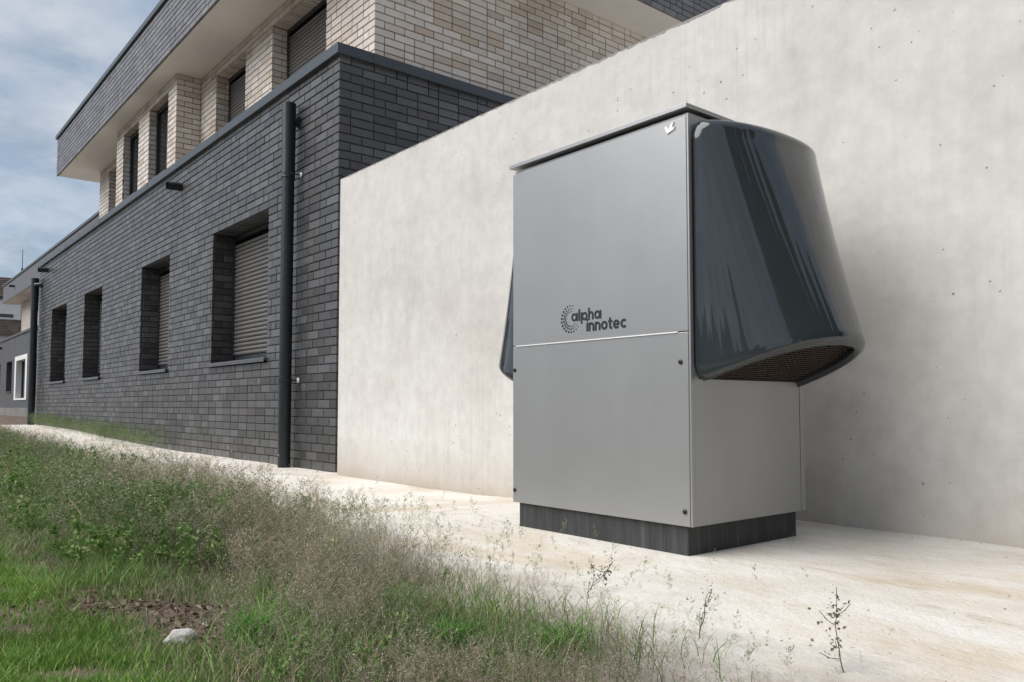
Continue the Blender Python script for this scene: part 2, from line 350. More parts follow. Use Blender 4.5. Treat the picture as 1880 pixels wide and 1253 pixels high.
def np_mesh(name, v, f, mats, mi=None, smooth=False):
    me = bpy.data.meshes.new(name); k = f.shape[1]
    me.vertices.add(len(v)); me.vertices.foreach_set('co', np.ascontiguousarray(v, np.float32).ravel())
    me.loops.add(f.size); me.loops.foreach_set('vertex_index', np.ascontiguousarray(f, np.int32).ravel())
    me.polygons.add(len(f)); me.polygons.foreach_set('loop_start', np.arange(0, f.size, k, dtype=np.int32))
    for m in mats: me.materials.append(m)
    if mi is not None: me.polygons.foreach_set('material_index', np.ascontiguousarray(mi, np.int32))
    if smooth: me.polygons.foreach_set('use_smooth', np.ones(len(f), bool))
    me.update(calc_edges=True); me.validate(); return me
g = link('ground', np_mesh('ground', gv, gf, [M['ground']], smooth=True)); tag(g, 'cream compacted ground along the wall, brown soil under the weeds', 'ground', kind='structure')

# ------------------------------------------------------------------ bricks
COURSE, BL, BH, JT = 0.0832, 0.24, 0.0722, 0.010
cx_, sx_ = math.cos(R(50.4)), math.sin(R(50.4))
PF = Vector((-sx_ * math.cos(R(3)), cx_ * math.cos(R(3)), math.sin(R(3)))); PR = Vector((cx_, sx_, 0)); PU = PR.cross(PF)
def seen(p):
    """rough test whether a brick shows from the photograph's standpoint: only picks which bricks become single objects"""
    d = p - CAM; z = d.dot(PF)
    if z < 0.1: return False
    a, b = d.dot(PR) / z, d.dot(PU) / z
    if abs(a) > 0.66 or not (-0.42 < b < 0.48): return False
    if p.y > -0.123:
        t = (-0.123 - CAM.y) / d.y; q = CAM + d * t
        if q.x > 0.25 and q.z < 2.63: return False
    if p.z > 3.95:
        if p.y > 0.02:
            t = -CAM.y / d.y; q = CAM + d * t
            if q.x < 0 and q.z < 3.99: return False
        if p.x < -0.02 and d.x < 0:
            t = -CAM.x / d.x; q = CAM + d * t
            if q.y > 0 and q.z < 3.99: return False
    return True
class Bricks:
    def __init__(s): s.items = []
    def put(s, O, u, v, n, u0, u1, v0, v1, depth=0.03):
        if u1 - u0 < 0.025 or v1 - v0 < 0.015: return
        O, u, v, n = map(Vector, (O, u, v, n))
        c = O + u * (u0 + u1) / 2 + v * (v0 + v1) / 2 + n * random.uniform(-0.0016, 0.0016)
        s.items.append((c, u, v, n, round(u1 - u0, 3), round(v1 - v0, 3), depth))
    def wall(s, O, u, n, length, courses, openings=(), start=None, depth=0.03, jit=0.03, c0=0):
        """running courses with odd headers, cut round openings (u0, u1, v0, v1)"""
        for c in range(c0, courses):
            v0 = c * COURSE + 0.005; v1 = v0 + BH
            p = (start(c) if start else 0.0); first = True
            hold = [(a, b) for a, b, q0, q1 in openings if q0 < (v0 + v1) / 2 < q1]
            if not (start): p = -random.choice([0.0, 0.06, 0.125, 0.185])
            while p < length:
                ln = 0.115 if random.random() < 0.17 else BL
                if first and start and c % 2 == 0: ln = 0.24
                a, b = p, min(p + ln, length); p += ln + JT; 
                dp = 0.115 if (first and start and start(c) == 0) else depth
                first = False
                if a < 0: a = 0.0
                segs = [(a, b)]
                for h0, h1 in hold:
                    ns = []
                    for x0, x1 in segs:
                        if x1 <= h0 or x0 >= h1: ns.append((x0, x1)); continue
                        if x0 < h0: ns.append((x0, h0))
                        if x1 > h1: ns.append((h1, x1))
                    segs = ns
                for x0, x1 in segs: s.put(O, u, (0, 0, 1), n, x0, x1, v0, v1, dp)
    @staticmethod
    def verts(w_, h_, d_):
        c = 0.0035; a, b = w_ / 2, h_ / 2; o = []
        for (e, k) in ((0, -d_), (0, -c), (c, 0.0)):
            o += [(-a + e, -b + e, k), (a - e, -b + e, k), (a - e, b - e, k), (-a + e, b - e, k)]
        return o
    FACES = [(0, 1, 5, 4), (1, 2, 6, 5), (2, 3, 7, 6), (3, 0, 4, 7), (4, 5, 9, 8), (5, 6, 10, 9), (6, 7, 11, 10), (7, 4, 8, 11), (8, 9, 10, 11)]
    def build(s, name, material, parent, single=300):
        sc = []
        for i, (c, u, v, n, a, b, d) in enumerate(s.items):
            r = CAM - c; cs = r.normalized().dot(n)
            sc.append(a * b * cs / r.length_squared if cs > 0.02 and seen(c) else 0.0)
        order = sorted(range(len(sc)), key=lambda i: -sc[i])
        top = set(i for i in order[:single] if sc[i] > 0)
        cache = {}; V = []; F = []
        for i, (c, u, v, n, a, b, d) in enumerate(s.items):
            vs = Bricks.verts(a, b, d)
            fl = u.cross(v).dot(n) < 0
            fs = [q[::-1] for q in Bricks.FACES] if fl else Bricks.FACES
            if i in top:
                key = (a, b, d, fl)
                if key not in cache:
                    me = bpy.data.meshes.new(name); me.from_pydata(vs, [], fs); me.materials.append(material); cache[key] = me
                o = bpy.data.objects.new(name, cache[key]); COL.objects.link(o); o.parent = parent
                o.matrix_parent_inverse = Matrix.Translation(-base(parent))
                mw = Matrix.Identity(4)
                if fl:      # mirrored frame: keep a proper rotation by swapping the sign of u
                    u = -u
                    me = cache[key]
                    if 'fixed' not in me:
                        me.clear_geometry(); me.from_pydata(vs, [], Bricks.FACES); me['fixed'] = 1
                for r_ in range(3): mw[r_][0] = u[r_]; mw[r_][1] = v[r_]; mw[r_][2] = n[r_]; mw[r_][3] = c[r_]
                o.matrix_basis = mw
            else:
                k = len(V)
                V += [c + u * p[0] + v * p[1] + n * p[2] for p in vs]; F += [tuple(j + k for j in q) for q in fs]
        me = bpy.data.meshes.new(name + '_field'); me.from_pydata([p[:] for p in V], [], F); me.materials.append(material)
        o = link(name + '_field', me, parent); o['kind'] = 'stuff'; return o

def backing(mb, O, u, n, length, z0, z1, openings, thick, off=0.009):
    """wall core behind the bricks, left open at the openings"""
    O, u, n = Vector(O), Vector(u), Vector(n)
    openings = [(o[0] - off, o[1] + off, o[2] - off, o[3] + off) for o in openings]
    us = sorted(set([0.009, length] + [q for o in openings for q in o[:2]])); vs = sorted(set([z0, z1] + [q for o in openings for q in o[2:]]))
    for a0, a1 in zip(us, us[1:]):
        for b0, b1 in zip(vs, vs[1:]):
            cu, cv = (a0 + a1) / 2, (b0 + b1) / 2
            if any(o[0] < cu < o[1] and o[2] < cv < o[3] for o in openings): continue
            p = O + u * a0 - n * off; q = O + u * a1 - n * (off + thick)
            mb.box(min(p.x, q.x), max(p.x, q.x), min(p.y, q.y), max(p.y, q.y), b0, b1)

# ------------------------------------------------------------------ near house
house = empty('brick_house', (0, 0, 0))
tag(house, 'near house with dark brick ground floor, beige upper floor and wide overhanging roof', 'house')
XL = -15.25
LH, LS = 33 * COURSE, 13 * COURSE           # window head and sill
low_win = [(-1.60, -3.32), (-5.06, -6.48), (-8.97, -10.39), (-12.0, -13.60)]
op_low = [(-a, -b, LS, LH) for a, b in low_win]
core = MB(); backing(core, (0, 0, 0), (-1, 0, 0), (0, -1, 0), -XL, -0.3, 3.90, op_low, 0.26)
core.box(-0.27, -0.009, 0.27, 8.0, -0.3, 3.90); core.box(XL, XL + .25, 0.27, 8.0, -0.3, 3.90); core.box(XL + .25, -0.27, 7.8, 8.0, -0.3, 3.90)
podium = core.build('ground_floor_wall', M['mortar_dark'], house)
bk = Bricks()
bk.wall((0, 0, 0), (-1, 0, 0), (0, -1, 0), -XL, 47, op_low, start=lambda c: 0.0 if c % 2 == 0 else 0.125)
bk.wall((0, 0, 0), (0, 1, 0), (1, 0, 0), 7.9, 47, (), start=lambda c: 0.125 if c % 2 == 0 else 0.0)
bk.wall((0, 0, -0.2496), (-1, 0, 0), (0, -1, 0), -XL, 3)
def reveal(bk, xl, xr, y0, dep, z0, courses, head):
    for c in range(courses):
        a = z0 + c * COURSE + 0.005
        cuts = [(0.034, dep)] if c % 2 else [(0.034, 0.135), (0.145, dep)]
        for p, q in cuts:
            bk.put((xl, y0, 0), (0, 1, 0), (0, 0, 1), (1, 0, 0), p, min(q, dep), a, a + BH, 0.02)
            bk.put((xr, y0, 0), (0, 1, 0), (0, 0, 1), (-1, 0, 0), p, min(q, dep), a, a + BH, 0.02)
    x = xl + 0.005
    while x + BH < xr:
        bk.put((0, y0, head), (1, 0, 0), (0, 1, 0), (0, 0, -1), x, x + BH, 0.034, dep - 0.005, 0.02); x += COURSE
for a, b in low_win: reveal(bk, b, a, 0.0, 0.262, LS, 20, LH)
bk.build('brick', M['dark_brick'], podium, 300)

def window(parent, xl, xr, y, zb, zt, ysill, shutter=True, name='window', slat=0.052, label=None, sill=True, mull=False):
    """frame part with slats (or glass) and sill as sub-parts; y is the plane of the frame's face"""
    f = MB(); t = 0.055
    f.box(xl, xl + t, y, y + 0.07, zb, zt); f.box(xr - t, xr, y, y + 0.07, zb, zt)
    f.box(xl + t, xr - t, y, y + 0.07, zt - 0.06, zt); f.box(xl + t, xr - t, y, y + 0.07, zb, zb + 0.07)
    if mull: f.box((xl + xr) / 2 - 0.05, (xl + xr) / 2 + 0.05, y + 0.002, y + 0.068, zb + 0.07, zt - 0.06)
    f.box(xl - .02, xr + .02, y + 0.09, y + 0.11, zb - .02, zt + .02, mi=1)
    o = f.build(name, [M['dark_frame'], M['black']], parent)
    if label: o['label'] = label
    if shutter:
        wdt = xr - xl - 2 * t - 0.006; me = None; n = int((zt - 0.06 - zb - 0.075) / slat)
        # bottom bar then slats, each a rounded lath
        MB().box(xl + t + .003, xr - t - .003, y + 0.022, y + 0.045, zb + 0.073, zb + 0.073 + slat * .9).build('bottom_bar', M['dark_frame'], o)
        prof = [(0.0, 0.032), (0.0035, 0.012), (slat * .35, 0.003), (slat * .65, 0.003), (slat - .0065, 0.012), (slat - .003, 0.032)]
        vs = [(sx, py, pz) for sx in (-wdt / 2, wdt / 2) for pz, py in prof]; k = len(prof)
        fs = [(i, i + k, i + 1 + k, i + 1) for i in range(k - 1)] + [tuple(range(k))[::-1], tuple(range(k, 2 * k))]
        me = bpy.data.meshes.new('slat'); me.from_pydata(vs, [], fs); me.materials.append(M['shutter'])
        for i in range(1, n):
            link('slat', me, o, ((xl + xr) / 2, y + 0.004, zb + 0.075 + i * slat))
    else:
        MB().box(xl + t, xr - t, y + 0.03, y + 0.04, zb + 0.07, zt - 0.06).build('pane', M['glass'], o)
    if sill:
        s = MB(); s.box(xl - 0.03, xr + 0.03, ysill - 0.045, y + 0.01, zb - 0.004, zb + 0.022, 0.004); s.box(xl - 0.03, xr + 0.03, ysill - 0.045, ysill - 0.040, zb - 0.022, zb - 0.004)
        s.build('sill', M['sill'], o)
    return o
for i, (a, b) in enumerate(low_win): window(house, b, a, 0.255, LS + 0.022, LH - 0.002, 0.0, True)

# coping of the ground floor, in lengths, with a shadow gap below
cp = MB(); cp.box(XL - 0.04, 0.045, -0.045, 0.33, 3.892, 3.992, 0.004)
coping = cp.build('coping', M['anthracite'], house)
cp = MB(); cp.box(-0.33, 0.045, 0.332, 8.0, 3.892, 3.992, 0.004); cp.build('coping', M['anthracite'], house)
for jx in (-3.1, -6.1, -9.1, -12.1): MB().box(jx - 0.002, jx + 0.002, -0.0475, 0.32, 3.891, 3.9945).build('coping_joint', M['dark_frame'], coping)
for jy in (2.6, 5.6): MB().box(-0.32, 0.0475, jy - 0.002, jy + 0.002, 3.891, 3.9945).build('coping_joint', M['dark_frame'], coping)
MB().box(XL + .3, -0.335, 0.34, 7.7, 3.80, 3.90).build('flat_roof', M['gravel'], house)

# upper floor
Z0 = 3.93
UH = 20 * COURSE                             # head over Z0
P1, P2, XS = 0.32, 0.69, -0.565
upA, upB, upE = (-3.24, -1.69), (-5.32, -4.15), (-11.79, -10.3)
upC, upD = (-7.47, -6.42), (-9.12, -8.10)
BX0, BX1, UX0 = -9.59, -6.005, -12.6
bz = 4.30 - Z0
core = MB()
opr = [(XS - q[1], XS - q[0], 3.95, Z0 + UH) for q in (upA, upB)]
backing(core, (XS, P2, 0), (-1, 0, 0), (0, -1, 0), XS - BX1, 3.90, 5.762, opr, 0.20)
opl = [(BX0 - upE[1], BX0 - upE[0], 3.95, Z0 + UH)]
backing(core, (BX0, P2, 0), (-1, 0, 0), (0, -1, 0), BX0 - UX0, 3.90, 5.762, opl, 0.20)
opb = [(BX1 - q[1], BX1 - q[0], 4.30, Z0 + UH) for q in (upC, upD)]
backing(core, (BX1, P1, 0), (-1, 0, 0), (0, -1, 0), BX1 - BX0, 3.90, 5.762, opb, 0.11)
core.box(BX1 - 0.2, BX1 - 0.009, P1 + 0.119, P2 + 0.009, 3.90, 5.762); core.box(BX0 + 0.009, BX0 + 0.2, P1 + 0.119, P2 + 0.009, 3.90, 5.762)
core.box(XS - 0.2, XS - 0.009, P2 + 0.209, 7.6, 3.90, 5.762); core.box(UX0, UX0 + 0.2, P2 + 0.209, 7.6, 3.90, 5.762)
upper = core.build('upper_floor_wall', M['mortar_beige'], house)
bb = Bricks()
rel = lambda o: [(a, b, c - Z0, d - Z0) for a, b, c, d in o]
alt0 = lambda c: 0.0 if c % 2 == 0 else 0.125
alt1 = lambda c: 0.125 if c % 2 == 0 else 0.0
bb.wall((XS, P2, Z0), (-1, 0, 0), (0, -1, 0), XS - BX1 - .002, 22, rel(opr), start=alt0)
bb.wall((XS, P2, Z0), (0, 1, 0), (1, 0, 0), 6.9, 22, (), start=alt1)
bb.wall((BX0 - .002, P2, Z0), (-1, 0, 0), (0, -1, 0), BX0 - UX0, 22, rel(opl))
bb.wall((BX1, P1, Z0), (-1, 0, 0), (0, -1, 0), BX1 - BX0, 22, rel(opb), start=alt0)
bb.wall((BX1, P1, Z0), (0, 1, 0), (1, 0, 0), P2 - P1 - .002, 22, (), start=alt1)
for (xl, xr), y, dep, zb_, c in ((upA, P2, 0.22, Z0, 20), (upB, P2, 0.20, Z0, 20), (upE, P2, 0.20, Z0, 20), (upC, P1, 0.12, 4.30, 16), (upD, P1, 0.12, 4.30, 16)):
    reveal(bb, xl, xr, y, dep, Z0, 20, Z0 + UH)
bb.build('brick', M['beige_brick'], upper, 300)
window(house, upA[0], upA[1], P2 + 0.205, 3.96, Z0 + UH - .002, P2, True, sill=False)
window(house, upB[0], upB[1], P2 + 0.19, 3.96, Z0 + UH - .002, P2, True, sill=False)
window(house, upE[0], upE[1], P2 + 0.19, 3.96, Z0 + UH - .002, P2, True, sill=False)
for q in (upC, upD):
    o = window(house, q[0], q[1], P1 + 0.118, 4.30, Z0 + UH - .002, P1, False, mull=False)
    MB().box(q[0] + .06, q[0] + .42, P1 + .175, P1 + .18, 4.40, 5.5).build('curtain', M['curtain'], o)

# roof slab with brick fascia
FX0, FX1, FZ0, FZ1 = -13.55, 0.075, 5.756, 6.60
slab = MB().box(FX0 + .01, FX1 - .01, 0.01, 8.2, FZ0 + 0.012, FZ1 - .01).build('roof_slab', M['mortar_dark'], house)
MB().box(FX0 + .04, FX1 - .035, 0.035, 8.15, FZ0 + 0.004, FZ0 + 0.0115).build('soffit', M['soffit'], house)
fb = Bricks()
fb.wall((FX1, 0, FZ0), (-1, 0, 0), (0, -1, 0), FX1 - FX0, 10, (), start=alt0)
fb.wall((FX1, 0, FZ0), (0, 1, 0), (1, 0, 0), 8.1, 10, (), start=alt1)
fb.build('brick', M['fascia_brick'], slab, 300)
MB().box(FX0 - .035, FX1 + .035, -0.035, 8.25, FZ1, FZ1 + 0.085, 0.004).build('roof_edge_trim', M['anthracite'], house)

# rain pipes and overflow spouts
def downpipe(parent, x, y, z0, z1, r, clamps, spout):
    p = MB()
    p.tube([(x, y, z0), (x, y, z1 - 0.75), (x, y, z1 - 0.74)], r, 20)
    p.tube([(x, y, z1 - 0.76), (x, y, z1 - 0.73), (x, y, z1)], [r * 1.14, r * 1.08, r * 1.12], 20, False)
    p.tube([(x, y, z1), (x, y, z1 - 0.05)], [r * 1.12, r * 0.98], 20, False); p.tube([(x, y, z1 - .04), (x, y, z1 - .045)], r * 1.0, 20)
    o = p.build('downpipe', M['pipe'], parent, True)
    for zc in clamps:
        c = MB(); c.tube([(x, y, zc - .016), (x, y, zc + .016)], r * 1.10, 20, False); c.box(x + r, x + r + .03, y - .01, y + .01, zc - .012, zc + .012)
        c.tube([(x + r + .018, y, zc), (x + r + .018, 0.0, zc)], 0.007, 8)
        k = c.build('clamp', M['pipe'], o, True)
        MB().tube([(x + r + .018, -0.002, zc), (x + r + .018, -0.012, zc)], [0.028, 0.020], 14).build('rosette', M['badge'], k, True)
    s = MB(); s.tube([(x + spout, 0.0, z1 - .17), (x + spout, -0.03, z1 - .17), (x + spout * .55, y, z1 - .17), (x, y, z1 - .19)], r * .72, 16); s.tube([(x + spout, -.002, z1 - .17), (x + spout, -.02, z1 - .17)], r * .95, 16)
    s.build('outlet', M['pipe'], o, True)
    return o
downpipe(house, -0.885, -0.10, -0.05, 3.66, 0.062, (2.93, 0.86), 0.012)
downpipe(house, -15.05, -0.12, 0.0, 3.62, 0.075, (2.4,), 0.2)
def spout(parent, x, y, z, ln, r=0.055):
    s = MB(); s.tube([(x, y, z), (x, y - ln, z - 0.012)], r, 18, False); s.tube([(x, y - ln, z - .012), (x, y - ln + .05, z - .011)], [r, r * .86], 18, False)
    s.tube([(x, y - .04, z), (x, y - .03, z)], r * .9, 18); return s.build('overflow_spout', M['pipe'], parent, True)
spout(house, -4.62, 0.0, 3.62, 0.19); spout(house, -14.2, 0.0, 3.72, 0.2)

# ------------------------------------------------------------------ concrete wall
wl = MB().box(0.275, 5.83, -0.123, 0.135, -0.3, 2.63, 0.009).build('concrete_wall', M['concrete'])
tag(wl, 'tall pale concrete wall behind the heat pump, butting up to the dark brick house', 'wall')

# ------------------------------------------------------------------ next house of the row
Y2 = 2.44
h2 = empty('brick_house', (-30, Y2, 0))
tag(h2, 'farther brick house at the left edge with a white window surround', 'house')
X2L, X2R = -52.0, -17.0
op2 = [(-30.9, -32.0, 1.08, 2.72), (-33.0, -36.3, 0.86, 2.84), (-37.3, -39.0, 1.25, 2.70), (-41.0, -42.2, 1.25, 2.70), (-44, -45.4, 1.1, 2.7)]
c = MB(); backing(c, (X2R, Y2, 0), (-1, 0, 0), (0, -1, 0), X2R - X2L, 0.50, 3.80, [(X2R - a, X2R - b, z0, z1) for a, b, z0, z1 in op2], 0.28, 0.0)
c.build('ground_floor_wall', M['far_dark'], h2)
MB().box(X2L, X2R, Y2 - .22, Y2 + .25, -.3, 0.50).build('plinth', M['concrete_grey'], h2)
MB().box(X2L - .04, X2R + .04, Y2 - 0.045, Y2 + .33, 3.80, 3.90).build('coping', M['anthracite'], h2)
MB().box(X2L, X2R, Y2 + .33, Y2 + 7, 3.7, 3.82).build('flat_roof', M['concrete_grey'], h2)
for i, (a, b, z0, z1) in enumerate(op2):
    if i == 1:
        s = MB(); s.box(b, b + .42, Y2 - .03, Y2 + .2, z0, z1); s.box(a - .42, a, Y2 - .03, Y2 + .2, z0, z1); s.box(b + .42, a - .42, Y2 - .03, Y2 + .2, z1 - .2, z1); s.box(b + .42, a - .42, Y2 - .03, Y2 + .2, z0, z0 + .07)
        o = window(h2, b + .42, a - .42, Y2 + 0.21, z0 + .07, z1 - .2, Y2, False, sill=False)
        so_ = s.build('surround', M['white_paint'], o); so_['label'] = 'bare white surround'
    else: window(h2, b, a, Y2 + 0.2, z0, z1, Y2, False)
fx0, fx1 = -40.95, -17.0
c = MB(); opu = [(-35.6, -37.3, 3.95, 5.60), (-32.3, -34.3, 4.30, 5.60)]
backing(c, (fx1, Y2 + .69, 0), (-1, 0, 0), (0, -1, 0), fx1 + 39.9, 3.83, 5.76, [(fx1 - a, fx1 - b, z0, z1) for a, b, z0, z1 in opu], 0.25, 0.0)
c.box(-39.9, -39.65, Y2 + .94, Y2 + 7, 3.83, 5.76)
c.build('upper_floor_wall', M['far_beige'], h2)
for a, b, z0, z1 in opu: window(h2, b, a, Y2 + .69 + .18, z0, z1, Y2 + .69, False, sill=False)
MB().box(fx0, fx1, Y2, Y2 + 8, 5.772, 6.61).build('roof_slab', M['far_fascia'], h2)
MB().box(fx0 + .03, fx1 - .03, Y2 + .03, Y2 + 7.9, 5.756, 5.7715).build('soffit', M['soffit'], h2)
MB().box(fx0 - .04, fx1 + .04, Y2 - .04, Y2 + 8.05, 6.61, 6.70).build('roof_edge_trim', M['anthracite'], h2)
spout(h2, -37.3, Y2, 6.25, 0.22); spout(h2, -40.8, Y2, 3.5, 0.22, .07)
MB().tube([(-37.4, Y2 + .3, 6.70), (-37.4, Y2 + .3, 7.15), (-37.4, Y2 + .3, 7.16), (-37.4, Y2 + .3, 8.05)], [.05, .04, .017, .012], 8).build('lightning_rod', M['dark_frame'], h2)

# far building with tiled roof
fb_ = empty('tiled_house', (-78, 7, 0)); tag(fb_, 'distant house with brown tiled roof and white dormer band beyond the far brick house', 'house')
MB().box(-90, -76.0, -4, 22, 0, 7.0).build('wall', M['white_paint'], fb_)
c = MB(); c.add([(-75.4, -4.5, 6.9), (-75.4, 22.5, 6.9), (-76.4, 22.5, 8.25), (-76.4, -4.5, 8.25)], [(0, 1, 2, 3)]); c.box(-76.5, -75.4, -4.5, 22.5, 6.75, 6.9); rf = c.build('lower_roof', M['roof_tile'], fb_)
for k in range(26):
    yy = -4.4 + k * 1.03
for k in range(9):
    t_ = k / 9; MB().box(-75.38 - t_ * 1.0 - .12, -75.38 - t_ * 1.0, -4.5, 22.5, 6.92 + t_ * 1.35, 6.99 + t_ * 1.35).build('tile_course', M['roof_tile'], rf)
db = MB().box(-80, -76.4, -4.2, 22.2, 8.25, 10.0).build('dormer_band', M['white_paint'], fb_)
for k in range(8):
    y0 = -3.0 + k * 3.05
    MB().box(-76.41, -76.36, y0, y0 + 1.5, 8.42, 8.72).build('window', M['glass'], db); MB().box(-76.43, -76.33, y0 + 2.1, y0 + 2.2, 8.3, 9.9).build('mullion', M['sill'], db)
MB().box(-76.6, -76.2, -4.4, 22.4, 10.0, 10.22).build('gutter', M['dark_frame'], fb_)
c = MB(); c.add([(-76.3, -4.4, 10.2), (-76.3, 22.4, 10.2), (-79.5, 22.4, 12.4), (-79.5, -4.4, 12.4)], [(0, 1, 2, 3)]); c.box(-84, -79.5, -4.4, 22.4, 9.9, 12.4); rf = c.build('upper_roof', M['roof_tile'], fb_)
for k in range(10):
    t_ = k / 10; MB().box(-76.3 - t_ * 3.2 - .3, -76.3 - t_ * 3.2, -4.4, 22.4, 10.24 + t_ * 2.2, 10.32 + t_ * 2.2).build('tile_course', M['roof_tile'], rf)

# ------------------------------------------------------------------ heat pump
UX0_, UX1_, UY0, UY1, UG = 4.003, 4.957, -1.2106, -0.4907, 0.0915
hp = empty('heat_pump', ((UX0_ + UX1_) / 2, (UY0 + UY1) / 2, UG))
tag(hp, 'silver grey outdoor heat pump with dark glossy side hoods on a black plinth', 'heat pump')
MB().box(UX0_ + .022, UX1_ - .028, UY0 + .018, UY1 - .02, UG - .09, 0.196, 0.003).build('plinth', M['plinth'], hp)
PZ0, PZ1, JZ = 0.1945, 1.626, 0.8685
body = MB().box(UX0_ + .004, UX1_ - .004, UY0 + .012, UY1 - .004, 0.1965, 1.640).build('body', M['panel'], hp)
low = MB().box(UX0_, UX1_ - .006, UY0, UY0 + .011, PZ0, JZ - .003, .0018).build('front_panel', M['panel'], hp)
up = MB().box(UX0_, UX1_ - .006, UY0 + .0004, UY0 + .011, JZ, PZ1, .0018).build('front_panel', M['panel'], hp)
MB().box(UX0_ + .022, UX1_ - .05, UY0 - .0035, UY0 + .004, JZ - .0042, JZ - .0002, .0008).build('joint_strip', M['badge'], low)
sp_ = MB().box(UX1_ - .004, UX1_ + .004, UY0 + .001, UY0 + .020, PZ0, PZ1, .0012); sp_.build('corner_post', M['panel'], hp)
MB().box(UX1_ - .004, UX1_ + .0015, UY0 + .023, UY1 - .032, PZ0, 1.630, .001).build('side_panel', M['panel'], hp)
MB().box(UX1_ - .004, UX1_ + .003, UY1 - .029, UY1, PZ0, PZ1, .001).build('corner_post', M['panel'], hp)
MB().box(UX0_ - .0015, UX0_ + .004, UY0 + .023, UY1 - .032, PZ0, 1.630, .001).build('side_panel', M['panel'], hp)
cap = MB().box(UX0_ - .012, UX1_ + .006, UY0 - .011, UY1 + .008, 1.652, 1.668, .0015).build('roof_cap', M['panel'], hp)
for sx, sz in ((4.918, .762), (4.016, .764), (4.930, .245), (4.016, .247)):
    MB().tube([(sx, UY0 + .002, sz), (sx, UY0 - .004, sz), (sx, UY0 - .006, sz)], [.0085, .0085, .005], 12).build('screw', M['screw'], low, True)

# badge: a raised arrow head near the top corner
ar = [(4.859, 1.607), (4.869, 1.610), (4.875, 1.598), (4.880, 1.600), (4.889, 1.614), (4.901, 1.618), (4.892, 1.597), (4.906, 1.600), (4.901, 1.590), (4.870, 1.581)]
b_ = MB(); k = len(ar); b_.add([(x, UY0 - .004, z) for x, z in ar] + [(x, UY0 + .002, z) for x, z in ar], [tuple(range(k))] + [(i, i + k, (i + 1) % k + k, (i + 1) % k) for i in range(k)])
b_.build('badge', M['badge'], up)

# print: ring of dots and two words
lg = MB(); LY = UY0 - .0007
def dot(x, z, r, n=14): lg.add([(x + r * math.cos(2 * math.pi * i / n), LY, z + r * math.sin(2 * math.pi * i / n)) for i in range(n)], [tuple(range(n))])
for ring, (rr, rs) in enumerate(((.0535, .0050), (.0405, .0042), (.0300, .0034))):
    for i in range(16):
        a = R(78 + 243 * i / 15); k = 0.48 + 0.52 * math.sin(math.pi * min(1, max(0, (i + 0.3) / 15.6))) ** 0.9
        dot(4.367 + rr * math.cos(a), .958 + rr * math.sin(a), rs * k)
_lay = [0]
def stroke(pts, wd):
    """flat ribbon of even width along a polyline; each lies a hair above the one before"""
    _lay[0] += 1; y = LY - 0.00002 * _lay[0]
    P_ = [Vector((p[0], 0, p[1])) for p in pts]; l = []; r = []
    for i, p in enumerate(P_):
        d = (P_[min(i + 1, len(P_) - 1)] - P_[max(i - 1, 0)]).normalized(); nn = Vector((-d.z, 0, d.x)) * wd / 2
        l.append((p.x + nn.x, y, p.z + nn.z)); r.append((p.x - nn.x, y, p.z - nn.z))
    k = len(l); lg.add(l + r, [(i, i + 1, i + 1 + k, i + k) for i in range(k - 1)])
def arc(cx, cz, r, a0, a1, wd, n=22): stroke([(cx + r * math.cos(R(a0 + (a1 - a0) * i / n)), cz + r * math.sin(R(a0 + (a1 - a0) * i / n))) for i in range(n + 1)], wd)
def word(txt, x, z, xh, wd, endx):
    r = (xh - wd) / 2; asc = xh * 1.42; des = -xh * .36; adv = {'a': xh * 1.04 + wd * .35, 'l': wd * 1.0, 'p': xh * 1.04 + wd * .35, 'h': xh * .88, 'i': wd * 1.0, 'n': xh * .88, 'o': xh * 1.03, 't': xh * .60, 'e': xh * 1.02, 'c': xh * .96}
    gap = (endx - x - sum(adv[c] for c in txt)) / max(1, len(txt) - 1)
    for ch in txt:
        A = adv[ch]; ar_ = (A - wd) / 2
        if ch == 'a': arc(x + xh / 2, z + xh / 2, r, 0, 360, wd); stroke([(x + A - wd / 2, z), (x + A - wd / 2, z + xh)], wd)
        if ch == 'p': arc(x + A - xh / 2, z + xh / 2, r, 0, 360, wd); stroke([(x + wd / 2, z + des), (x + wd / 2, z + xh)], wd)
        if ch == 'l': stroke([(x + wd / 2, z), (x + wd / 2, z + asc)], wd)
        if ch == 'i': stroke([(x + wd / 2, z), (x + wd / 2, z + xh)], wd); dot(x + wd / 2, z + xh * 1.30, wd * .62)
        if ch in 'hn':
            stroke([(x + wd / 2, z), (x + wd / 2, z + (asc if ch == 'h' else xh))], wd)
            stroke([(x + wd / 2 + ar_ + ar_ * math.cos(R(a)), z + xh - wd / 2 - ar_ + ar_ * math.sin(R(a))) for a in range(180, -1, -12)] + [(x + A - wd / 2, z)], wd)
        if ch == 'o': arc(x + xh / 2, z + xh / 2, r, 0, 360, wd)
        if ch == 'c': arc(x + xh / 2, z + xh / 2, r, 48, 312, wd)
        if ch == 'e': arc(x + xh / 2, z + xh / 2, r, 0, 318, wd); stroke([(x + wd * .6, z + xh * .49), (x + xh - wd * .3, z + xh * .49)], wd * .8)
        if ch == 't':
            tx = x + A * .40; stroke([(tx, z + xh * 1.30), (tx, z + wd * 1.1), (tx + wd * .25, z + wd * .6), (tx + wd * .8, z + wd * .5), (tx + A * .55, z + wd * .5)], wd); stroke([(x - wd * .1, z + xh - wd * .45), (x + A, z + xh - wd * .45)], wd * .85)
        x += A + gap
word('alpha', 4.3705, .9462, .0335, .0086, 4.5370)
word('innotec', 4.4560, .9010, .0345, .0090, 4.6700)
lg.build('lettering', M['ink'], up)

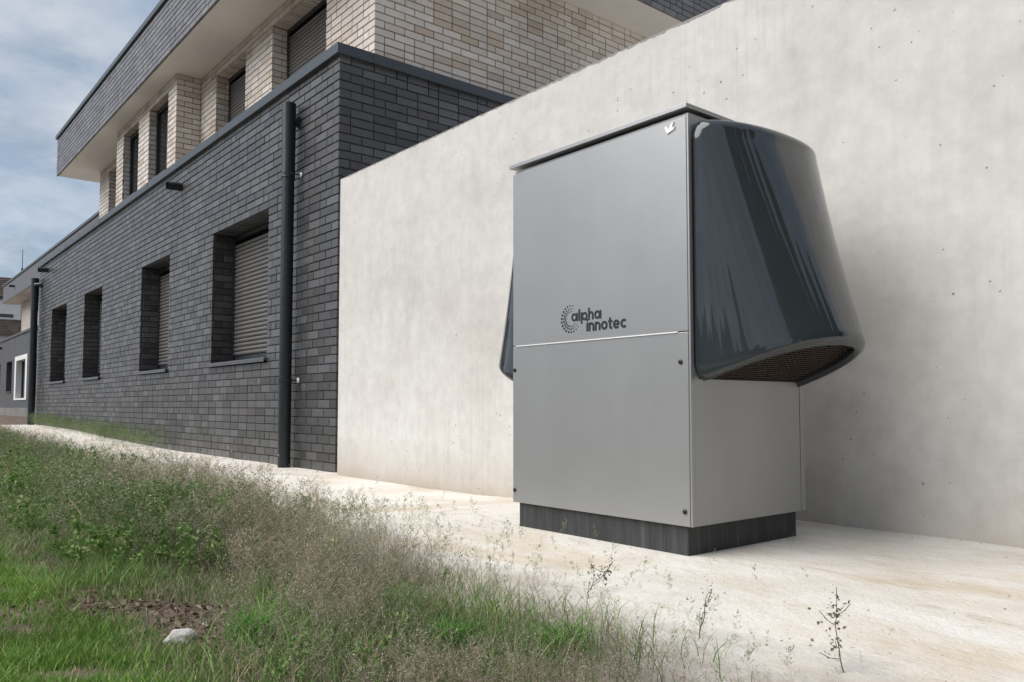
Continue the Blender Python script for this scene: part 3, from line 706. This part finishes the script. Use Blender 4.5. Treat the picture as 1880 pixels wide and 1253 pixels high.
def hood(xs, sg, y0, dT, name='hood'):
    y1 = -0.502; yc, w0 = (y0 + y1) / 2, (y1 - y0) / 2; n_ = 2.2; K = 64
    zb, zt, dB, tiltB, tiltT = 0.682, 1.622, 0.398, 0.37, -0.15
    ang = [-math.pi / 2 + math.pi * i / K for i in range(K + 1)]
    def pt(a, t, inset=0.0, dz=0.0):
        d = dB + (dT - dB) * t - inset; wi = w0 - inset * .9
        c, s = abs(math.cos(a)), math.sin(a)
        e = max(0.0, d * c ** (2 / n_)); y = yc + wi * math.copysign(abs(s) ** (2 / n_), s)
        dy = max(0.0, w0 - abs(y - yc)); rnd = lambda r_: r_ - math.sqrt(max(0.0, r_ * r_ - max(0.0, r_ - dy) ** 2))
        re_ = .040; ce = (re_ - math.sqrt(max(0.0, re_ * re_ - max(0.0, re_ - e) ** 2))) if abs(s) > 0.5 else 0.0
        z = (zb + tiltB * e + rnd(.030) + ce * (s < 0)) * (1 - t) + (zt + tiltT * e - rnd(.018) - .6 * ce * (s < 0)) * t + dz
        return (xs + sg * e, y, z)
    rings = []
    ri = 0.022
    t0, t1, rt = 0.022, 0.955, 0.036
    rings.append([pt(a, t0 + .16, 0.046, 0.0) for a in ang]); rings.append([pt(a, t0, 0.044, 0.02) for a in ang])
    for q in range(0, 9):                                   # rolled lower rim
        f = math.pi * q / 8; rings.append([pt(a, t0, ri * (1 + math.cos(f)), -ri * math.sin(f)) for a in ang])
    T = 26
    for q in range(1, T): rings.append([pt(a, t0 + (t1 - t0) * q / T) for a in ang])
    for q in range(0, 9):                                   # rounded upper edge
        f = math.pi / 2 * q / 8; rings.append([pt(a, t1, rt * (1 - math.cos(f)), rt * math.sin(f)) for a in ang])
    for s_ in (0.7, 0.35, 0.0): rings.append([tuple(xs + (p[0] - xs) * s_ if i == 0 else p[i] for i in range(3)) for p in rings[-1 if s_ == .7 else -1]])
    vs = [p for r in rings for p in r]; W = K + 1; fs = []
    for i in range(len(rings) - 1):
        for k in range(K): fs.append((i * W + k, i * W + k + 1, (i + 1) * W + k + 1, (i + 1) * W + k))
    o = MB().add(vs, fs).build(name, M['hood'], hp, True)
    o.data.set_sharp_from_angle(angle=R(70))
    # gasket against the side panel, dark throat and the wire grille in the opening
    gk = MB(); gk.box(min(xs, xs + sg * .006), max(xs, xs + sg * .006), y0 - .004, y0 + .02, zb + .075, zt - .075); gk.build('gasket', M['screw'], o); gk = MB(); gk.box(min(xs, xs + sg * .006), max(xs, xs + sg * .006), y1 - .02, y1 + .004, zb + .03, zt - .06)
    gk.build('gasket', M['screw'], o)
    MB().box(min(xs + sg * .002, xs + sg * .008), max(xs + sg * .002, xs + sg * .008), y0 + .03, y1 - .03, zb + .02, zt - .05).build('throat', M['black'], o)
    gr = MB()
    def half(e):                                            # half width of the opening at distance e from the side panel
        d = dB - .044; return (w0 - .03) * max(0.0, 1 - (e / d) ** n_) ** (1 / n_)
    e = 0.012
    while e < dB - .04:
        hw = half(e); z = zb + tiltB * e + .030; gr.tube([(xs + sg * e, yc - hw, z), (xs + sg * e, yc + hw, z)], .0017, 5, False); e += .0155
    y = y0 + .04
    while y < y1 - .03:
        q = abs(y - yc) / (w0 - .03); em = (dB - .034) * max(0.0, 1 - q ** n_) ** (1 / n_)
        gr.tube([(xs, y, zb + .033), (xs + sg * em, y, zb + tiltB * em + .033)], .0017, 5, False); y += .031
    gr.build('grille', M['grille'], o)
    return o
hood(UX1_ + .0016, 1, -1.190, .176); hood(UX0_ - .0016, -1, -1.150, .130)

# ------------------------------------------------------------------ vegetation
def blades(P, hgt, wid, lean, seg=2):
    """curved tapering blades, one island each"""
    n = len(P); ax = rng.uniform(0, 2 * np.pi, n); side = np.stack([np.cos(ax), np.sin(ax), np.zeros(n)], 1)
    la = rng.uniform(0, 2 * np.pi, n); ld = np.stack([np.cos(la), np.sin(la), np.zeros(n)], 1) * lean[:, None]
    up = np.array([0, 0, 1.0]); V = []
    for k in range(seg):
        t = k / seg; c = P + ld * (t ** 2) + up * (hgt * (t - 0.12 * t * t * lean / np.maximum(hgt, 1e-4)))[:, None]; wd = (wid * (1 - t * .55))[:, None] / 2
        V += [c - side * wd, c + side * wd]
    V.append(P + ld + up * (hgt * (1 - 0.12 * lean / np.maximum(hgt, 1e-4)))[:, None])
    m = 2 * seg + 1; vs = np.stack(V, 1).reshape(-1, 3); b = (np.arange(n) * m)[:, None]; F = []
    for k in range(seg - 1):
        F += [np.concatenate([b + 2 * k, b + 2 * k + 1, b + 2 * k + 3], 1), np.concatenate([b + 2 * k, b + 2 * k + 3, b + 2 * k + 2], 1)]
    F.append(np.concatenate([b + m - 3, b + m - 2, b + m - 1], 1))
    return vs, np.concatenate(F)
def vnoise(x, y, s, seed=0):
    return 0.5 + 0.5 * (np.sin(x * s + seed) * np.cos(y * s * 1.3 - seed * 2) * .6 + np.sin(x * s * 2.1 - y * s * 1.7 + seed * 3) * .4)
def yedge(x):                    # where the weeds give way to bare ground
    return np.interp(x, [-14, -6, -1.3, 1.2, 2.6, 4.3, 5.15, 5.8, 6.2], [-1.05, -1.0, -1.0, -1.25, -1.42, -1.70, -1.90, -2.02, -2.2])
def ylawn(x): return np.interp(x, [-14, 2.0, 3.8, 4.3, 4.8, 5.0, 6], [-3.45, -3.18, -3.04, -2.93, -2.93, -2.97, -3.15])
def scatter(n, x0, x1, y0, y1, f):
    x = rng.uniform(x0, x1, n); y = rng.uniform(y0, y1, n); k = rng.uniform(0, 1, n) < f(x, y); x, y = x[k], y[k]
    return np.stack([x, y, gz(x, y)], 1)
def soilpatch(x, y): return np.exp(-(((x - 4.68) / .40) ** 2 + ((y + 2.845 - .20 * (x - 4.68) + .05 * np.sin(9 * x)) / .11) ** 2)) + .8 * np.exp(-(((x - 5.26) / .16) ** 2 + ((y + 2.47) / .05) ** 2))
# lawn
P = scatter(190000, 1.8, 5.5, -3.9, -2.7, lambda x, y: np.clip((ylawn(x) - y + .10 + .14 * (vnoise(x, y, 9, 4) - .5)) / .16, 0, 1) * np.clip(vnoise(x, y, 13, 2) * 2.6 - .35, 0, 1) * np.clip(vnoise(x + .3 * y, y, 5.3, 11) * 3.0 - .1, .3, 1) * (1 - 0.95 * np.clip(soilpatch(x, y) * 1.6, 0, 1)) * np.where(x < 3.2, .5, 1))
n = len(P); hg = rng.uniform(.014, .040, n) * (0.55 + 0.8 * vnoise(P[:, 0], P[:, 1], 11))
vs, fs = blades(P, hg, rng.uniform(.0018, .0034, n), hg * rng.uniform(.2, .9, n))
o = link('lawn_grass', np_mesh('lawn_grass', vs, fs, [M['lawn']])); tag(o, 'short bright green lawn grass in the bottom left corner', 'grass', kind='stuff')
# wild grass under and between the weeds
def fw(x, y):
    d = yedge(x) - y
    return np.clip((d - .12) / .75, 0, 1) ** 1.2 * (1 - .93 * np.clip(soilpatch(x, y) * 1.4, 0, 1)) * np.clip((y - ylawn(x) + .06) / .12, 0, 1) * np.clip((6.0 - x) / .5, 0, 1) * (0.45 + .55 * vnoise(x, y, 3.1, 1))
P = np.concatenate([scatter(170000, 0.8, 6.0, -3.4, -1.2, fw), scatter(90000, -14, 0.8, -4.0, -1.0, fw)])
n = len(P); far = np.clip((1.5 - P[:, 0]) / 6, 0, 1)
hg = rng.uniform(.03, .115, n) * (0.6 + .7 * vnoise(P[:, 0], P[:, 1], 2.3, 2)) * (1 + 1.1 * far) * np.clip((P[:, 1] - ylawn(P[:, 0])) / .5, .45, 1)
vs, fs = blades(P, hg, rng.uniform(.0014, .0028, n) * (1 + 2.0 * far), hg * rng.uniform(.2, .95, n), 3)
o = link('wild_grass', np_mesh('wild_grass', vs, fs, [M['wild']])); tag(o, 'long unmown grass under the weeds in the left foreground', 'grass', kind='stuff')

def weed_template(h, nb, nl, leaf, spread, seedn):
    """one branching weed: ribbons for stems, small diamonds for leaves or seeds"""
    r = random.Random(seedn); V = []; F = []; Mi = []
    def ribbon(p, q, wd, mi=0):
        d = (q - p); s = d.cross(Vector((r.uniform(-1, 1), r.uniform(-1, 1), r.uniform(-1, 1)))).normalized() * wd / 2
        k = len(V); V.extend([p - s, p + s, q + s * .5, q - s * .5]); F.append((k, k + 1, k + 2, k + 3)); Mi.append(mi)
    def leafq(p, sz):
        a = Vector((r.gauss(0, 1), r.gauss(0, 1), r.gauss(0, .8))).normalized(); b = a.cross(Vector((r.gauss(0, 1), r.gauss(0, 1), r.gauss(0, 1)))).normalized()
        k = len(V); V.extend([p, p + a * sz * .5 + b * sz * .32, p + a * sz, p + a * sz * .5 - b * sz * .32]); F.append((k, k + 1, k + 2, k + 3)); Mi.append(1)
    p = Vector((0, 0, 0)); pts = [p]; d = Vector((r.uniform(-.25, .25), r.uniform(-.25, .25), 1)).normalized()
    for i in range(5):
        d = (d + Vector((r.uniform(-.16, .16), r.uniform(-.16, .16), .02))).normalized(); q = p + d * h / 5; ribbon(p, q, .0022 * (1 - i * .13)); p = q; pts.append(p)
    for b in range(nb):
        t = r.uniform(.15, 1) ** .8 * 4.99; i = int(t); s = pts[i].lerp(pts[i + 1], t - i); a = r.uniform(0, 6.28)
        ln = h * spread * r.uniform(.35, 1) * (1.15 - t / 6.5); dd = Vector((math.cos(a), math.sin(a), r.uniform(.25, 1.1))).normalized()
        m = s + dd * ln * .5; e = m + (dd + Vector((0, 0, .35))).normalized() * ln * .5; ribbon(s, m, .0014); ribbon(m, e, .0010)
        for l in range(nl):
            u = r.uniform(.15, 1); c = (s.lerp(m, u * 2) if u < .5 else m.lerp(e, u * 2 - 1)) + Vector((r.gauss(0, .004), r.gauss(0, .004), r.gauss(0, .004)))
            leafq(c, leaf * r.uniform(.5, 1.3))
    return np.array([v[:] for v in V]), np.array(F), np.array(Mi)
def weeds(name, tpl, P, scale, mats, label):
    VV = []; FF = []; MM = []; off = 0; which = rng.integers(0, len(tpl), len(P))
    for k, (tv, tf, tm) in enumerate(tpl):
        idx = np.where(which == k)[0]
        if not len(idx): continue
        a = rng.uniform(0, 2 * np.pi, len(idx)); c, s = np.cos(a), np.sin(a); sc = scale[idx]
        tilt = rng.normal(0, .16, (len(idx), 2))
        x = tv[None, :, 0] * c[:, None] - tv[None, :, 1] * s[:, None] + tv[None, :, 2] * tilt[:, :1]; y = tv[None, :, 0] * s[:, None] + tv[None, :, 1] * c[:, None] + tv[None, :, 2] * tilt[:, 1:]
        z = np.repeat(tv[None, :, 2], len(idx), 0)
        v = np.stack([x, y, z], -1) * sc[:, None, None] + P[idx][:, None, :]
        f = tf[None] + (np.arange(len(idx)) * len(tv))[:, None, None] + off
        VV.append(v.reshape(-1, 3)); FF.append(f.reshape(-1, 4)); MM.append(np.tile(tm, len(idx))); off += v.shape[0] * v.shape[1]
    o = link(name, np_mesh(name, np.concatenate(VV), np.concatenate(FF), mats, np.concatenate(MM))); tag(o, label, 'weeds', kind='stuff'); return o
dryT = [weed_template(.30, 16, 9, .0062, .60, 10 + i) for i in range(8)]
grnT = [weed_template(.26, 11, 9, .0115, .45, 40 + i) for i in range(7)]
def fd(x, y):
    d = yedge(x) - y; core_ = np.exp(-((d - .62) / .36) ** 2) + .16 * np.exp(-((d - .12) / .22) ** 2)
    return np.clip(core_, 0, 1) * np.clip(vnoise(x, y, 3.3, 3) * 2.6 - .75, .04, 1) * np.clip((6.3 - x) / .5, 0, 1) * (1 - .95 * np.clip(soilpatch(x, y) * 1.5, 0, 1)) * np.clip((y - ylawn(x)) / .4, 0, 1)
def fd2(x, y):
    d = yedge(x) - y
    return np.clip(d / .28, 0, 1) * np.clip((1.0 - d) / .3, 0, 1) * np.clip((6.35 - x) / .5, 0, 1) * np.clip(vnoise(x, y, 5.1, 6) * 2.4 - .5, .08, 1) * np.clip((x - 4.2) / .5, 0, 1)
P = np.concatenate([scatter(5200, 1.0, 6.1, -3.2, -1.15, fd), scatter(2600, -13, 1.0, -3.6, -0.85, fd), scatter(3600, 4.2, 6.3, -3.0, -1.6, fd2)])
d = yedge(P[:, 0]) - P[:, 1]; X_ = P[:, 0]
sc = rng.uniform(.45, 1.0, len(P)) * np.clip(.34 + d * .9, .28, .95) * np.interp(X_, [-4, 0, 3.6, 4.6, 5.6], [1.35, 1.25, 1.18, .72, .50])
weeds('dry_weeds', dryT, P, sc, [M['dry_stem'], M['seed']], 'fine brown dry weeds between the lawn and the pale ground')
def fg(x, y):
    d = yedge(x) - y; core_ = np.exp(-((d - .95) / .45) ** 2) + .10 * np.exp(-((d - .15) / .25) ** 2)
    return np.clip(core_, 0, 1) * np.clip(vnoise(x, y, 2.9, 5) * 2.4 - .5, .06, 1) * np.clip((6.0 - x) / .8, 0, 1) * (1 - .95 * np.clip(soilpatch(x, y) * 1.5, 0, 1)) * np.clip((y - ylawn(x)) / .3, 0, 1)
P = np.concatenate([scatter(8000, 1.0, 6.0, -3.1, -1.15, fg), scatter(5200, -13, 1.0, -3.8, -0.85, fg)])
d = yedge(P[:, 0]) - P[:, 1]; X_ = P[:, 0]
sc = rng.uniform(.4, .95, len(P)) * np.clip(.34 + d * .6, .28, .92) * np.clip((P[:, 1] - ylawn(X_)) / .4, .4, 1) * np.interp(X_, [-4, 0, 3.6, 4.6, 5.6], [1.4, 1.2, 1.08, .62, .46])
weeds('green_weeds', grnT, P, sc, [M['weed_leaf'], M['weed_leaf']], 'green leafy weeds massed at the left of the pale ground')
# broad leaved weeds in clumps
leafT = [weed_template(.20, 9, 7, .026, .55, 70 + i) for i in range(6)]
def fl_(x, y):
    d = yedge(x) - y; return np.clip((d - .25) / .4, 0, 1) * np.clip(vnoise(x, y, 4.3, 13) * 3.2 - 1.7, 0, 1) * np.clip((5.8 - x) / .5, 0, 1) * (1 - np.clip(soilpatch(x, y) * 1.4, 0, 1)) * np.clip((y - ylawn(x)) / .2, 0, 1)
P = np.concatenate([scatter(2600, 1.0, 5.9, -3.1, -1.3, fl_), scatter(1500, -10, 1.0, -3.4, -1.1, fl_)])
weeds('leafy_weeds', leafT, P, rng.uniform(.35, .85, len(P)) * np.interp(P[:, 0], [0, 3.6, 4.8, 5.6], [1.2, 1.0, .62, .45]), [M['lush'], M['lush']], 'broad leaved green weeds in clumps among the dry stems')
# thin scatter of small weeds on the pale ground
def fs_(x, y):
    d = y - yedge(x); return np.clip((d + .3) / .2, 0, 1) * np.exp(-np.clip(d, 0, 9) / .22) * (.1 + .9 * vnoise(x, y, 3.7, 9)) * np.clip((6.2 - x) / .6, 0, 1)
P = np.concatenate([scatter(3400, 0.5, 6.1, -2.3, -.3, fs_), scatter(1500, -8, .5, -1.6, -.2, fs_)])
weeds('scattered_weeds', grnT, P, rng.uniform(.16, .52, len(P)) * np.interp(P[:, 0], [0, 3.5, 5.5], [1.0, .85, .5]), [M['weed_leaf'], M['weed_leaf']], 'sparse little weeds scattered on the pale ground before the wall')
# weeds along the foot of the house at the far end
P = scatter(700, -14, -4.2, -.35, -.02, lambda x, y: np.clip((-4.2 - x) / 1.0, 0, 1) * (.25 + .75 * vnoise(x, y, 1.3, 8)))
weeds('wall_weeds', grnT, P, rng.uniform(.5, 1.25, len(P)), [M['weed_leaf'], M['weed_leaf']], 'weeds growing along the foot of the dark brick wall')

# lusher green grass towards the lower middle
P = scatter(60000, 3.6, 5.75, -3.05, -2.0, lambda x, y: np.clip(np.exp(-(((x - 5.05) / .45) ** 2 + ((y + 2.52) / .26) ** 2)) + .5 * np.exp(-(((x - 3.9) / .6) ** 2 + ((y + 2.85) / .16) ** 2)), 0, 1) * np.clip(vnoise(x, y, 6, 7) * 1.6 - .2, 0, 1) * (1 - np.clip(soilpatch(x, y) * 1.6, 0, 1))); n = len(P)
hg = rng.uniform(.025, .085, n); vs, fs = blades(P, hg, rng.uniform(.0016, .0032, n), hg * rng.uniform(.3, 1.1, n), 3)
o = link('lush_grass', np_mesh('lush_grass', vs, fs, [M['lush']])); tag(o, 'lush green grass between the bare soil and the dry weeds', 'grass', kind='stuff')
# grit lying on the pale ground
def fgr(x, y):
    d = y - yedge(x); foot = np.exp(-np.clip(-.13 - y, 0, 9) / .07) + np.exp(-(np.maximum(np.maximum(4.02 - x, x - 4.93), np.maximum(-1.2 - y, y + .51)).clip(0, 9)) / .05) * .8
    return np.clip(.10 * vnoise(x, y, 5, 3) + .5 * foot + .35 * np.exp(-np.clip(d, 0, 9) / .25), 0, 1) * (y < -.125)
P = np.concatenate([scatter(16000, 1.0, 6.3, -2.4, -.12, fgr), scatter(5000, -8, 1.0, -1.4, -.02, lambda x, y: .35 + 0 * x)]); n = len(P)
sz = (.0012 + .0045 * rng.uniform(0, 1, n) ** 3)[:, None, None]; tet = np.array([[1, 0, -.3], [-.5, .8, -.3], [-.6, -.7, -.3], [.1, .1, .75], [.5, -.6, .3]])
v = P[:, None, :] + (tet[None] * rng.uniform(.6, 1.3, (n, 5, 3))) * sz; vs = v.reshape(-1, 3)
fs = (np.array([[0, 1, 3], [1, 2, 3], [2, 4, 3], [4, 0, 3], [0, 2, 1], [0, 4, 2]])[None] + (np.arange(n) * 5)[:, None, None]).reshape(-1, 3)
o = link('grit', np_mesh('grit', vs, fs, [M['grit']])); tag(o, 'loose grit and crumbs on the pale ground along the wall', 'grit', kind='stuff')
# litter on the bare soil patch
P = scatter(5200, 3.9, 5.4, -3.2, -2.45, lambda x, y: np.clip(soilpatch(x, y) * 1.3 + .04, 0, 1)); n = len(P)
a = rng.normal(0, 1, (n, 3)); a[:, 2] *= .35; a /= np.linalg.norm(a, axis=1)[:, None]; b = np.cross(a, rng.normal(0, 1, (n, 3))); b /= np.linalg.norm(b, axis=1)[:, None]
sz = rng.uniform(.003, .012, n)[:, None]; c0 = P + np.array([0, 0, .006])
vs = np.stack([c0 - a * sz, c0 + b * sz * .45, c0 + a * sz, c0 - b * sz * .45 + np.array([0, 0, .002])], 1).reshape(-1, 3); fs = np.arange(n * 4).reshape(-1, 4)
o = link('plant_litter', np_mesh('plant_litter', vs, fs, [M['mulch']])); tag(o, 'brown litter of dead leaves on the bare soil beside the lawn', 'litter', kind='stuff')

# bright tufts
for x, y, r_, nb, lab in ((4.96, -2.735, .07, 420, 'bright green grass tuft nearest the white stone'), (4.98, -2.42, .065, 330, 'bright green grass tuft in the middle of the weeds, behind the others'), (5.33, -2.487, .06, 300, 'bright green grass tuft at the bottom edge, left of the rightmost tuft'), (5.50, -2.33, .045, 200, 'rightmost bright green grass tuft at the bottom edge')):
    q = rng.normal(0, r_ * .5, (nb, 2)); xs_, ys_ = x + q[:, 0], y + q[:, 1]; P = np.stack([xs_ - x, ys_ - y, gz(xs_, ys_) - float(gz(x, y))], 1)
    hg = rng.uniform(.035, .085, nb); vs, fs = blades(P, hg, rng.uniform(.0025, .005, nb), hg * rng.uniform(.4, 1.2, nb), 3)
    o = link('grass_tuft', np_mesh('grass_tuft', vs, fs, [M['tuft']]), None, (x, y, float(gz(x, y)))); tag(o, lab, 'grass tuft', 'bright tufts among the weeds')

# single dark stalks on the pale ground
def stalk(x, y, h, dx, dy, seedn, lab, nl=55, leaf=.011):
    r = random.Random(seedn); z0 = float(gz(x, y)); t_ = empty('weed_stalk', (x, y, z0)); tag(t_, lab, 'weed', 'dark weed stalks standing on the pale ground')
    pts = [Vector((x + dx * (i / 6) ** 1.3 + r.gauss(0, .004), y + dy * (i / 6) ** 1.3 + r.gauss(0, .004), z0 + h * (i / 6) ** .9)) for i in range(7)]
    s = MB(); s.tube([p[:] for p in pts], [.0013 - .00012 * i for i in range(7)], 5); lf = MB()
    for b in range(5):
        i = r.randint(1, 5); p = pts[i]; q = p + Vector((r.gauss(0, .03), r.gauss(0, .03), r.uniform(.015, .05))); s.tube([p[:], ((p + q) / 2 + Vector((0, 0, -.004)))[:], q[:]], .0007, 5)
        for l in range(nl // 8):
            c = p.lerp(q, r.uniform(.4, 1.1)) + Vector((r.gauss(0, .006), r.gauss(0, .006), r.gauss(0, .006))); add_leaf(lf, c, r, leaf)
    for l in range(nl):
        u = 1 - abs(r.gauss(0, .28)); u = max(.2, min(1, u)) * 5.99; i = int(u); c = pts[i].lerp(pts[i + 1], u - i) + Vector((r.gauss(0, .009), r.gauss(0, .009), r.gauss(0, .009))); add_leaf(lf, c, r, leaf)
    s.build('stem', M['bark'], t_); lf.build('leaves', M['dark_leaf'], t_)
def add_leaf(lf, c, r, sz):
    a = Vector((r.gauss(0, 1), r.gauss(0, 1), r.gauss(0, 1))).normalized(); b = a.cross(Vector((r.gauss(0, 1), r.gauss(0, 1), r.gauss(0, 1)))).normalized(); nn = a.cross(b); s = sz * r.uniform(.5, 1.2)
    lf.add([c, c + a * s * .5 + b * s * .35 + nn * s * .1, c + a * s, c + a * s * .5 - b * s * .35 + nn * s * .1], [(0, 1, 2, 3)])
stalk(5.16, -1.92, .055, -.055, .15, 1, 'dark leaning weed stalk with leafy tip in front of the plinth corner', 45, .010)
stalk(5.90, -1.985, .10, -.05, .09, 2, 'tallest dark weed stalk standing at the bottom right', 60, .009)
stalk(5.58, -1.99, .10, .0, .04, 4, 'thin dark weed stalk between the leaning stalk and the tallest one', 24, .007)

# stone and stick
def stone(x, y, sx, sy, sz, lab, seedn):
    bm = bmesh.new(); bmesh.ops.create_icosphere(bm, subdivisions=4, radius=1); r = random.Random(seedn); ph = [r.uniform(0, 6) for _ in range(9)]
    for v in bm.verts:
        p = v.co.copy(); k = 1 + .14 * math.sin(3 * p.x + ph[0]) * math.cos(2.6 * p.y + ph[1]) + .09 * math.sin(5 * p.z + 4 * p.x + ph[2]) + .04 * math.sin(11 * p.x + 9 * p.y + ph[3]) + .02 * math.sin(23 * p.y + 17 * p.z)
        v.co = Vector((p.x * sx * k, p.y * sy * k, max(-.4, p.z) * sz * k))
    me = bpy.data.meshes.new('stone'); bm.to_mesh(me); bm.free(); me.materials.append(M['stone'])
    for p in me.polygons: p.use_smooth = True
    o = link('stone', me, None, (x, y, float(gz(x, y)) + sz * .3)); o.rotation_euler = (0, 0, r.uniform(0, 3)); tag(o, lab, 'stone'); return o
stone(4.905, -2.875, .032, .026, .022, 'pale flat white stone lying on the soil at the lower left', 5)
stone(4.80, -2.79, .014, .010, .006, 'small pale stone lying behind the larger white stone', 6)
z = float(gz(3.2, -2.7))
s = MB(); s.tube([(3.335, -2.80, z + .175), (3.36, -2.775, z + .14), (3.385, -2.755, z + .095), (3.42, -2.735, z + .05)], [.0018, .0025, .003, .0035], 7); s.tube([(3.36, -2.775, z + .14), (3.325, -2.80, z + .135)], .0012, 6)
o = s.build('dry_stick', M['stick'], None, True, (3.42, -2.735, z + .05)); tag(o, 'straw coloured dry stick caught in the weeds at the left', 'stick')

# ------------------------------------------------------------------ trees across the plot (mirrored in the glossy hood)
def tree(x, y, h, rad, lab, seedn, nl=9000, trunk=.2):
    r = np.random.default_rng(seedn); t_ = empty('poplar_tree', (x, y, 0)); tag(t_, lab, 'tree', 'trees across the plot, mirrored in the hood')
    s = MB(); s.tube([(x, y, -.2), (x + .1, y, h * .35), (x, y + .1, h * .7), (x, y, h * .97)], [trunk, trunk * .75, trunk * .4, .03], 10)
    for k in range(16):
        zz_ = h * r.uniform(.12, .8); a = r.uniform(0, 6.28); l = rad * r.uniform(.6, 1.0); s.tube([(x, y, zz_), (x + l * .5 * math.cos(a), y + l * .5 * math.sin(a), zz_ + l * .7), (x + l * .8 * math.cos(a), y + l * .8 * math.sin(a), zz_ + l * 1.6)], [.05, .03, .012], 6)
    s.build('trunk', M['bark'], t_, True)
    t = r.uniform(.08, 1, nl) ** .85; prof = rad * np.sin(np.pi * np.clip(t * .92 + .06, 0, 1)) ** .7 * (0.75 + .35 * np.sin(t * 21 + seedn)) ; a = r.uniform(0, 6.28, nl); q = np.sqrt(r.uniform(.05, 1, nl)) * prof * (1 + .25 * np.sin(5 * a + 9 * t))
    c = np.stack([x + q * np.cos(a), y + q * np.sin(a), t * h], 1) + r.normal(0, .12, (nl, 3))
    A = r.normal(0, 1, (nl, 3)); A /= np.linalg.norm(A, axis=1)[:, None]; B = np.cross(A, r.normal(0, 1, (nl, 3))); B /= np.linalg.norm(B, axis=1)[:, None]; sz = r.uniform(.13, .30, nl)[:, None]
    vs = np.stack([c - A * sz, c + B * sz * .6, c + A * sz, c - B * sz * .6], 1).reshape(-1, 3)
    link('crown', np_mesh('crown', vs, np.arange(nl * 4).reshape(-1, 4), [M['tree_leaf']]), t_)
ordn = ('second', 'third', 'fourth', 'fifth', 'sixth')
for k, (az, dist, h_, rad, nl) in enumerate(((113, 16, 18, 2.0, 13000), (102, 17, 16, 2.4, 13000), (91, 16, 13.6, 2.4, 12000), (80, 17, 13, 2.4, 12000), (69, 16, 12.2, 2.3, 12000), (58, 17, 11.0, 2.2, 12000), (47, 16, 9.8, 2.0, 11000), (158, 24, 5.6, 1.3, 4000), (170, 26, 7.4, 1.4, 4000), (184, 25, 4.6, 1.8, 4000))):
    lab = ('tallest tree at the end of the row across the plot',) + tuple(q + ' tree of the row across the plot, counted from the tallest' for q in ordn) + ('lowest tree of the row across the plot, nearest the concrete wall', 'small tree behind the lawn, nearest the row of trees', 'small pointed tree behind the lawn, between two others', 'small bushy tree behind the lawn, farthest from the row of trees')
    tree(5.1 + dist * math.sin(R(az)), -1.05 + dist * math.cos(R(az)), h_, rad, lab[k], int(az), nl)

# clipped hedge beyond the lawn, behind the photographer
def hedge(x0, x1, y, h, d, n, lab):
    r = np.random.default_rng(99); t_ = empty('hedge', ((x0 + x1) / 2, y, 0)); tag(t_, lab, 'hedge')
    s = MB()
    for x in np.arange(x0 + .4, x1, .8): s.tube([(x, y, -.1), (x + r.normal(0, .1), y, h * .5), (x + r.normal(0, .2), y, h * .85)], [.05, .035, .012], 6)
    st = s.build('stems', M['bark'], t_); st['kind'] = 'stuff'
    x = r.uniform(x0, x1, n); q = r.uniform(0, 1, n); top = h * (0.9 + .12 * np.sin(x * 1.3) + .08 * np.sin(x * 3.1 + 1))
    c = np.stack([x, y + r.uniform(-d / 2, d / 2, n), top * q ** .8], 1)
    A = r.normal(0, 1, (n, 3)); A /= np.linalg.norm(A, axis=1)[:, None]; B = np.cross(A, r.normal(0, 1, (n, 3))); B /= np.linalg.norm(B, axis=1)[:, None]; sz = r.uniform(.10, .24, n)[:, None]
    vs = np.stack([c - A * sz, c + B * sz * .6, c + A * sz, c - B * sz * .6], 1).reshape(-1, 3)
    link('foliage', np_mesh('foliage', vs, np.arange(n * 4).reshape(-1, 4), [M['tree_leaf']]), t_)
hedge(-24, 22, -27.5, 4.4, 1.4, 26000, 'long dark hedge behind the small trees beyond the lawn')
